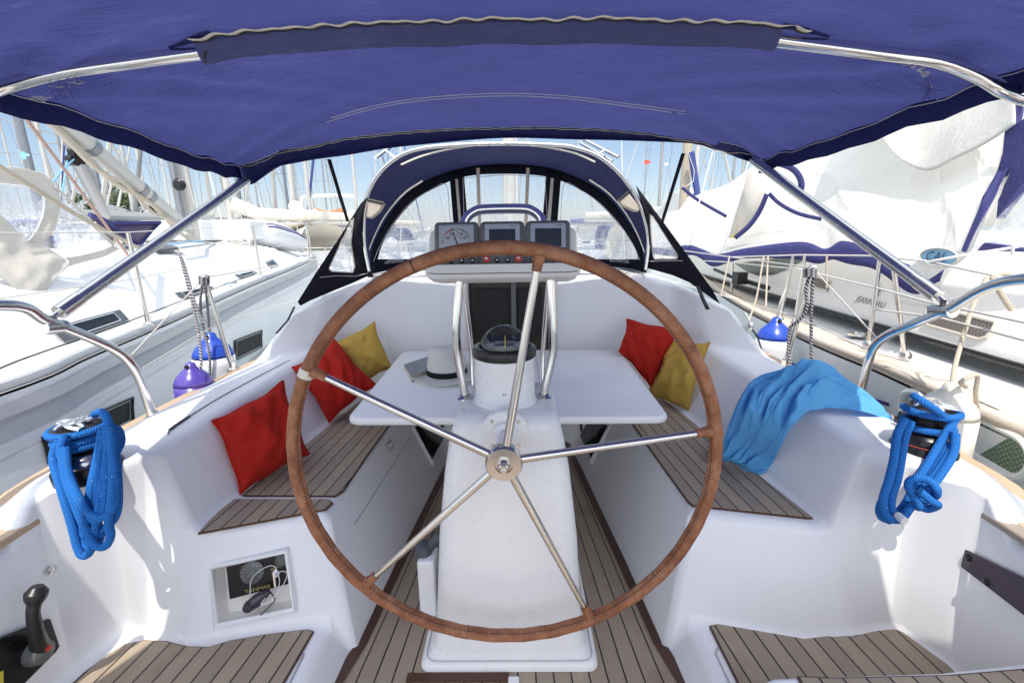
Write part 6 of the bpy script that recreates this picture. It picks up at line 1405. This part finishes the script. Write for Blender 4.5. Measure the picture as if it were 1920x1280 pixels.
swl = catmull([at(x, y, x=2.72) for x, y in ((1600, 200), (1640, 225), (1662, 268), (1696, 304), (1740, 320), (1790, 298), (1850, 268), (1904, 232))], 10); swu = catmull([at(x, y, x=3.2) for x, y in ((1600, 190), (1650, 165), (1700, 140), (1760, 110), (1820, 80), (1870, 60), (1900, 50), (1925, 40))], 10)
mb = MB(); mb.grid(lambda a, b: cat_at(swl, a).lerp(cat_at(swu, a), b)+V((-.03*sin(pi*b)-.012*sin(a*11+b*5)*sin(pi*b), 0, -.03*sin(pi*b))), 60, 30); mb.build('folded_swag', 'tent', aw, ang=120, solid=.006)
mb = MB(); mb.grid(lambda a, b: awn(lerp(.945, 1.0, b), lerp(.0, 1.0, a))+V((-.03, -.006, 0)), 50, 5); mb.build('aft_navy_band', 'tentnavy', aw, solid=.004)
def sheetline(name, px, w, mat='tentnavy', X=2.6):
    pts = catmull([V((x, y, 0)) for x, y in px], 8); mb = MB(); P_ = []
    for i, q in enumerate(pts):
        d = (pts[min(i+1, len(pts)-1)]-pts[max(i-1, 0)]).normalized(); n = V((-d.y, d.x, 0)); XX = X(q.x, q.y) if callable(X) else X
        P_.append((at(q.x+n.x*w, q.y+n.y*w, x=XX), at(q.x-n.x*w, q.y-n.y*w, x=XX)))
    b = len(mb.v)
    for a_, c_ in P_: mb.v += [a_, c_]
    for i in range(len(P_)-1): mb.face((b+2*i, b+2*i+1, b+2*i+3, b+2*i+2))
    return mb.build(name, mat, aw, solid=.004)
sheetline('navy_webbing', [(1279, 352), (1310, 376), (1362, 406)], 3.0, X=2.55)
sheetline('navy_webbing', [(1378, 446), (1404, 424), (1424, 396), (1438, 364)], 4.2, X=2.30)
sheetline('navy_webbing', [(1442, 363), (1462, 382), (1496, 400), (1540, 411)], 3.6, X=2.35)
sheetline('navy_webbing', [(1432, 304), (1466, 308), (1490, 320), (1502, 340), (1500, 358), (1488, 366)], 6, X=2.45)
for px in ([(1404, 318), (1392, 360), (1366, 446), (1380, 446), (1420, 400), (1436, 364), (1420, 345)],): 
    mb = MB(); mb.poly([at(x, y, x=2.36) for x, y in px]); mb.build('inner_shade_panel', 'cream', aw, solid=.004)  # shade inside the awning, put in as a darker cream panel
mb = MB(); mb.poly([at(x, y, x=2.30) for x, y in ((1368, 446), (1384, 434), (1390, 438), (1382, 447))]); mb.build('yellow_tab', 'yellow', aw)
lc = at(1760, 482, x=2.02); mb = MB(); ux2 = (at(1800, 485, x=2.02)-at(1720, 478, x=2.02)).normalized(); uz2 = (ZZ-ux2*ux2.z).normalized()
cx_ = (at(1795, 484, x=2.02)-at(1725, 478, x=2.02)).length/2
lb_mb = MB(); lb_mb.poly([lc+ux2*cx_*cos(2*pi*k/28)+uz2*cx_*.42*sin(2*pi*k/28) for k in range(28)]); lg = lb_mb.build('oval_logo', 'lightblue', aw)
mb = MB(); mb.tube([lc+V((-.002, 0, 0))+ux2*cx_*cos(2*pi*k/28)+uz2*cx_*.42*sin(2*pi*k/28) for k in range(28)], .004, 5, True); mb.build('logo_border', 'cream_vinyl', lg)
textmesh('CAL', cx_*.62, lambda x, y: lc+V((-.006, -.004, 0))+ux2*(x-cx_*.15)+uz2*y, .2).build('logo_lettering', 'navytext', lg, smooth=False)
sheet('awning_corner', [(1690, 508), (1740, 478), (1800, 470), (1820, 476), (1800, 492), (1770, 505), (1742, 524)], 'tent', 2.03, aw, .0, .0)
# navy dodger of that yacht at the frame edge
mb = MB(); mb.prism([at(x, y, x=2.75) for x, y in ((1884, 245), (1990, 180), (1990, 250), (1886, 385), (1868, 410))], (.05, 0, 0)); nd = mb.build('navy_dodger', 'tentnavy', rb, smooth=False)
mb = MB(); mb.poly([at(x, y, x=2.72) for x, y in ((1868, 410), (1990, 290), (1990, 470), (1845, 455))]); mb.build('dodger_window', 'vinylW', nd)
mb = MB(); mb.prism([at(x, y, x=2.70) for x, y in ((1845, 455), (1990, 478), (1990, 520), (1820, 482))], (.05, 0, 0)); mb.build('dodger_skirt', 'tentnavy', nd, smooth=False)
mb = MB(); mb.box(at(1900, 560, x=2.75), (.25, .5, .1)); mb.build('coaming_top', 'boatwhite', rb, bevel=.05)

# ================================================================== MARINA BEHIND
def make_yacht(label, hullmat, covermat, sparmat, L=11.0, Hm=14.5, furl=None, bimini=None):
    r = thing('moored_yacht', label, 'sailing yacht', (0, 0, 0), 'sailing yachts moored further off')
    st = [(-.5, 1.45, 1.05), (-.3, 1.75, 1.02), (0, 1.85, 1.05), (.25, 1.45, 1.12), (.42, .65, 1.25), (.5, .05, 1.35)]
    hb = lambda a: interp([(y, x) for y, x, z in st], a); hz_ = lambda a: interp([(y, z) for y, x, z in st], a)
    mb = MB()
    for s in (-1, 1): mb.grid(lambda a, b, s=s: V((s*hb(a-.5)*(1-.25*b*b), (a-.5)*L, lerp(hz_(a-.5), -.1, b))), 18, 4)
    mb.poly([(-1.45, -L/2, 1.05), (1.45, -L/2, 1.05), (1.1, -L/2, -.1), (-1.1, -L/2, -.1)]); mb.build('hull', hullmat, r)
    mb = MB(); mb.grid(lambda a, b: V(((2*b-1)*hb(a-.5), (a-.5)*L, hz_(a-.5)+.06*(1-(2*b-1)**2))), 14, 6); mb.build('deck', 'boatwhite', r)
    mb = MB(); mb.grid(lambda a, b: V((cos(pi*b)*interp([(0, 1.15), (.6, 1.0), (1, .4)], a), lerp(-.12, .28, a)*L, 1.05+interp([(0, .45), (.7, .4), (1, .1)], a)*min(1, sin(pi*b)*1.6))), 8, 12); mb.poly([(cos(pi*k/12)*1.15, -.12*L, 1.05+.45*min(1, sin(pi*k/12)*1.6)) for k in range(13)]); cr_ = mb.build('coachroof', 'boatwhite', r)
    for s in (-1, 1): mb = MB(); mb.poly([(s*1.13, -.08*L, 1.2), (s*1.02, .15*L, 1.2), (s*.97, .15*L, 1.36), (s*1.06, -.08*L, 1.4)]); mb.build('cabin_window', 'glassdark', cr_)
    mb = MB(); mb.tube([(0, .08*L, 1.3), (0, .08*L, Hm)], lambda t: lerp(.075, .055, t), 8)
    ms = mb.build('mast', sparmat, r)
    for h_, w_ in ((Hm*.42, .9), (Hm*.72, .7)): mb = MB(); mb.tube([(-w_, .075*L, h_), (w_, .075*L, h_)], .025, 5); mb.build('spreader', sparmat, ms)
    mb = MB(); mb.tube([(0, .07*L, 2.2), (0, -.30*L, 2.25)], .07, 7); bm_ = mb.build('boom', sparmat, r)
    mb = MB(); mb.tube([(0, .065*L, 2.75), (0, .0*L, 2.5), (0, -.15*L, 2.42), (0, -.30*L, 2.36)], lambda t: lerp(.20, .10, t), 9); mb.build('sail_cover', covermat, bm_)
    mb = MB(); [mb.tube(p, .008, 4) for p in ([(0, .49*L, 1.4), (0, .09*L, Hm-.3)], [(0, -.48*L, 1.1), (0, .08*L, Hm)], [(1.6, .05*L, 1.1), (.9, .075*L, Hm*.42), (0, .08*L, Hm*.95)], [(-1.6, .05*L, 1.1), (-.9, .075*L, Hm*.42), (0, .08*L, Hm*.95)])]; mb.build('rigging', 'spardark', r)
    mb = MB(); mb.tube([(0, .47*L, 1.9), (0, .10*L, Hm*.93)], lambda t: lerp(.075, .035, t), 7); mb.build('furled_genoa', furl or 'sparlight', r)
    mb = MB(); mb.grid(lambda a, b: V((cos(pi*b)*1.15, lerp(-.16, -.06, a)*L, 1.1+lerp(1.15, .75, a)*sin(pi*b)**.5)), 4, 12); mb.build('spray_hood', bimini or covermat, r)
    mb = MB()
    for s in (-1, 1):
        for y in (-.45, -.25, -.05, .18, .38): mb.tube([(s*hb(y)*.96, y*L, hz_(y)), (s*hb(y)*.96, y*L, hz_(y)+.6)], .014, 4)
        mb.tube([(s*hb(y)*.96, y*L, hz_(y)+.6) for y in (-.48, -.25, -.05, .18, .38, .48)], .009, 4)
    mb.build('guard_rail', 'wire', r)
    return r
def kids(o): return [c for c in bpy.data.objects if c.parent is o]
TREE = {}
def copy_tree(o, parent=None):
    c = o.copy(); COL.objects.link(c); c.parent = parent
    for ch in TREE[o.name]: copy_tree(ch, c)
    return c
protos = [('navy sail cover', make_yacht('x', 'boatwhite', 'furl', 'spar', 11, 14.5)),
          ('cream sail cover', make_yacht('x', 'boatwhite', 'cream_vinyl', 'sparlight', 10, 13.2)),
          ('grey sail cover', make_yacht('x', 'hullgrey', 'greyfab', 'spardark', 12, 16, 'greyfab')),
          ('navy furled headsail', make_yacht('x', 'boatwhite', 'tan', 'sparlight', 10.5, 14, 'furl', 'tentnavy')),
          ('blue hull', make_yacht('x', 'bluehull', 'cream_vinyl', 'spar', 11.5, 15, None, 'cream_vinyl'))]
for _, p in protos:
    for o in [p]+list(p.children_recursive): TREE[o.name] = list(o.children)
random.seed(11)
used = set()
def base_at(px, Y): p = at(px, 437, y=Y); return V((p.x, p.y, -.5))
def put(i, px, Y, rz, sc_=1, label=None):
    desc, p = protos[i]; o = p if i not in used else copy_tree(p); used.add(i)
    # mast foot goes under the pixel
    b = base_at(px, Y); off = V((-sin(rz), cos(rz), 0))*(.08*11*sc_); o.location = b-off; o.rotation_euler = (0, 0, rz); o.scale = (sc_,)*3; o['label'] = label or ('distant moored yacht with %s among the crowded masts' % desc)
    return o
R_ = radians
near = [(2, 92, 12.5, R_(80), 'grey yacht with dark mast just beyond the cream dodger'), (1, 112, 17, R_(95), 'yacht with cream sail cover and white mast over the cream dodger'),
 (2, 208, 15, R_(100), 'grey-covered yacht whose furled sail sags behind the sloping boom'), (3, 258, 21, R_(85), 'yacht with navy furled sail beside the waterfront trees'), (1, 282, 24, R_(100), 'cream-covered yacht right of the waterfront trees'),
 (1, 432, 13, R_(88), 'white yacht with cream cover behind the upturned dinghy'), (2, 462, 17, R_(82), 'grey-hulled yacht behind the upturned dinghy'), (1, 556, 9.5+5, R_(35), 'yacht with pale tapering mast left of the blue motor yacht'), (1, 583, 19, R_(70), 'yacht with thin white mast in front of the blue motor yacht'),
 (3, 672, 23, R_(60), 'yacht with navy furled sail left of the sprayhood'), (0, 1232, 22, R_(-80), 'yacht flying a red flag right of the sprayhood'), (1, 1300, 15, R_(-70), 'yacht with cream cover behind the awning peak')]
for i, px, Y, rz, lab in near: put(i, px, Y, rz, 1, lab)
far = []
k = 0
while k < 30:
    px = random.uniform(-60, 1420) if k % 4 else random.uniform(300, 720)
    if any(abs(px-q) < 9 for q in far): continue
    far.append(px); Y = random.uniform(24, 62); i = random.choice([0, 0, 1, 1, 1, 2, 3, 4]); put(i, px, Y, R_(random.choice([90, -90, 20, -20, 160])+random.uniform(-15, 15)), random.uniform(.85, 1.2)); k += 1
# flags
for lab, nm, px, py, Y, m, s in (('small red flag on a mast right of the sprayhood', 'signal_flag', 1214, 304, 22, 'redflag', .15), ('small white flag on a mast near the awning peak', 'signal_flag', 1250, 308, 22, 'whitemark', .11), ('small blue striped ensign flying above the cream dodger', 'ensign', 47, 291, 12, 'lightblue', .13)):
    c = at(px, py, y=Y); f = thing(nm, lab, 'flag', c)
    mb = MB(); mb.grid(lambda a, b: c+V((lerp(-s, s, a), .05*sin(a*6), lerp(s*.8, -s*.8, b)*(1-.8*a))), 8, 3); mb.build('cloth', m, f); mb = MB(); mb.tube([c+V((-s, 0, s)), c+V((-s, 0, -s*1.6))], .012, 4); mb.build('halyard', 'wire', f)
# motor yacht with pale blue hull
mc = base_at(612, 24); my = thing('motor_yacht', 'blue-hulled motor yacht with white arch and orange canvas', 'motor yacht', mc)
def mloc(x, y, z): return mc+V((x, y, z))
mb = MB()
for s in (-1, 1): mb.grid(lambda a, b, s=s: mloc(s*interp([(0, 1.7), (.5, 1.8), (.8, 1.2), (1, .1)], a)*(1-.2*b*b), lerp(-1.0, 9, a), lerp(1.75+.4*a, 0, b)), 14, 5)
mb.poly([mloc(-1.7, -1, 1.75), mloc(1.7, -1, 1.75), mloc(1.4, -1, 0), mloc(-1.4, -1, 0)]); mb.build('hull', 'bluehull', my)
mb = MB(); mb.poly([mloc(-1.62, -1.02, 1.0), mloc(1.62, -1.02, 1.0), mloc(1.62, -1.02, 1.04), mloc(-1.62, -1.02, 1.04)]); mb.poly([mloc(-1.45, -1.02, .25), mloc(1.45, -1.02, .25), mloc(1.47, -1.02, .42), mloc(-1.47, -1.02, .42)]); mb.build('boot_line', 'darkline', my)
mb = MB(); mb.grid(lambda a, b: mloc((2*b-1)*interp([(0, 1.7), (.5, 1.8), (.8, 1.2), (1, .1)], a), lerp(-1, 9, a), 1.76+.4*a), 8, 4); mb.build('deck', 'boatwhite', my)
mb = MB(); mb.box(mloc(0, 3.4, 2.35), (1.35, 2.2, .55)); mb.build('saloon', 'boatwhite', my, bevel=.15)
mb = MB(); mb.box(mloc(0, 3.38, 2.5), (1.37, 2.0, .2)); mb.build('saloon_window', 'glassdark', my, bevel=.03)
mb = MB(); mb.box(mloc(0, 3.2, 3.05), (1.3, 2.0, .14)); mb.build('flybridge', 'boatwhite', my, bevel=.08)
mb = MB(); mb.tube([mloc(-1.5, .9, 2.0), mloc(-1.45, .8, 3.5), mloc(-1.1, .8, 3.85), mloc(1.1, .8, 3.85), mloc(1.45, .8, 3.5), mloc(1.5, .9, 2.0)], .09, 8, smooth=4); mb.build('radar_arch', 'boatwhite', my)
mb = MB(); mb.grid(lambda a, b: mloc(lerp(-1.3, .6, a), 1.0, lerp(2.75, 3.2, b)+.08*sin(a*8)), 10, 3); mb.build('orange_canvas', 'orange', my)
mb = MB()
for x in (-1.6, -.8, 0, .8, 1.6): mb.tube([mloc(x, -.9, 1.75), mloc(x, -.9, 2.45)], .025, 5)
mb.tube([mloc(-1.6, -.9, 2.45), mloc(1.6, -.9, 2.45)], .025, 5); mb.build('stern_rail', 'brushed', my)
# quay and trees far behind
qy = MB(); qy.box((-40, 78, .1), (75, 3, .55)); tag(qy.build('stone_quay', 'stone', None, bevel=.1), 'low pale stone quay along the far side of the marina', 'quay')
def tree(px, Y, top, rad, lab, mat, seed):
    rnd = random.Random(seed); b = at(px, 437, y=Y); b.z = .6; t = thing('waterfront_tree', lab, 'tree', b, 'trees beyond the marina')
    H_ = top-b.z; mb = MB(); mb.tube([b, b+V((.1, 0, H_*.35)), b+V((-.1, 0, H_*.7))], lambda q: lerp(.28, .1, q), 7)
    for k in range(6): a = rnd.uniform(0, 6.28); mb.tube([b+V((0, 0, H_*.4)), b+V((cos(a)*rad*.6, sin(a)*rad*.6, H_*rnd.uniform(.6, .85)))], .07, 5)
    mb.build('trunk', 'bark', t)
    mb = MB(); mb2 = MB()
    cl_ = [(V((rnd.gauss(0, .5)*rad, rnd.gauss(0, .5)*rad, H_*rnd.uniform(.45, 1.0))), rnd.uniform(.25, .5)*rad) for k in range(16)]
    for c, r in cl_:
        for k in range(70):
            d = V((rnd.gauss(0, 1), rnd.gauss(0, 1), rnd.gauss(0, .8))).normalized()*r*rnd.uniform(.5, 1.05); p = b+c+d; u_ = V((rnd.uniform(-1, 1), rnd.uniform(-1, 1), rnd.uniform(-.6, .6))).normalized(); v_ = u_.orthogonal(); sz = rnd.uniform(.12, .28)
            (mb if rnd.random() < .6 else mb2).poly([p-u_*sz, p+v_*sz*.6, p+u_*sz, p-v_*sz*.6])
    cr = mb.build('crown', mat, t, smooth=False); mb2.build('leaf_clumps', 'leaf2', cr, smooth=False)
tree(186, 66, 6.4, 2.6, 'dark bushy tree left of the sloping boom', 'leaf', 1)
tree(222, 70, 8.6, 2.8, 'tall thin tree with open crown left of the navy furled sail', 'leaf', 2)
tree(262, 68, 7.4, 2.6, 'rounded tree under the sloping boom', 'leaf', 3)
tree(300, 74, 5.6, 3.0, 'low spreading tree right of the sloping boom', 'leaf', 4)
tree(478, 80, 5.0, 3.2, 'low tree far behind the upturned dinghy', 'leaf', 5)
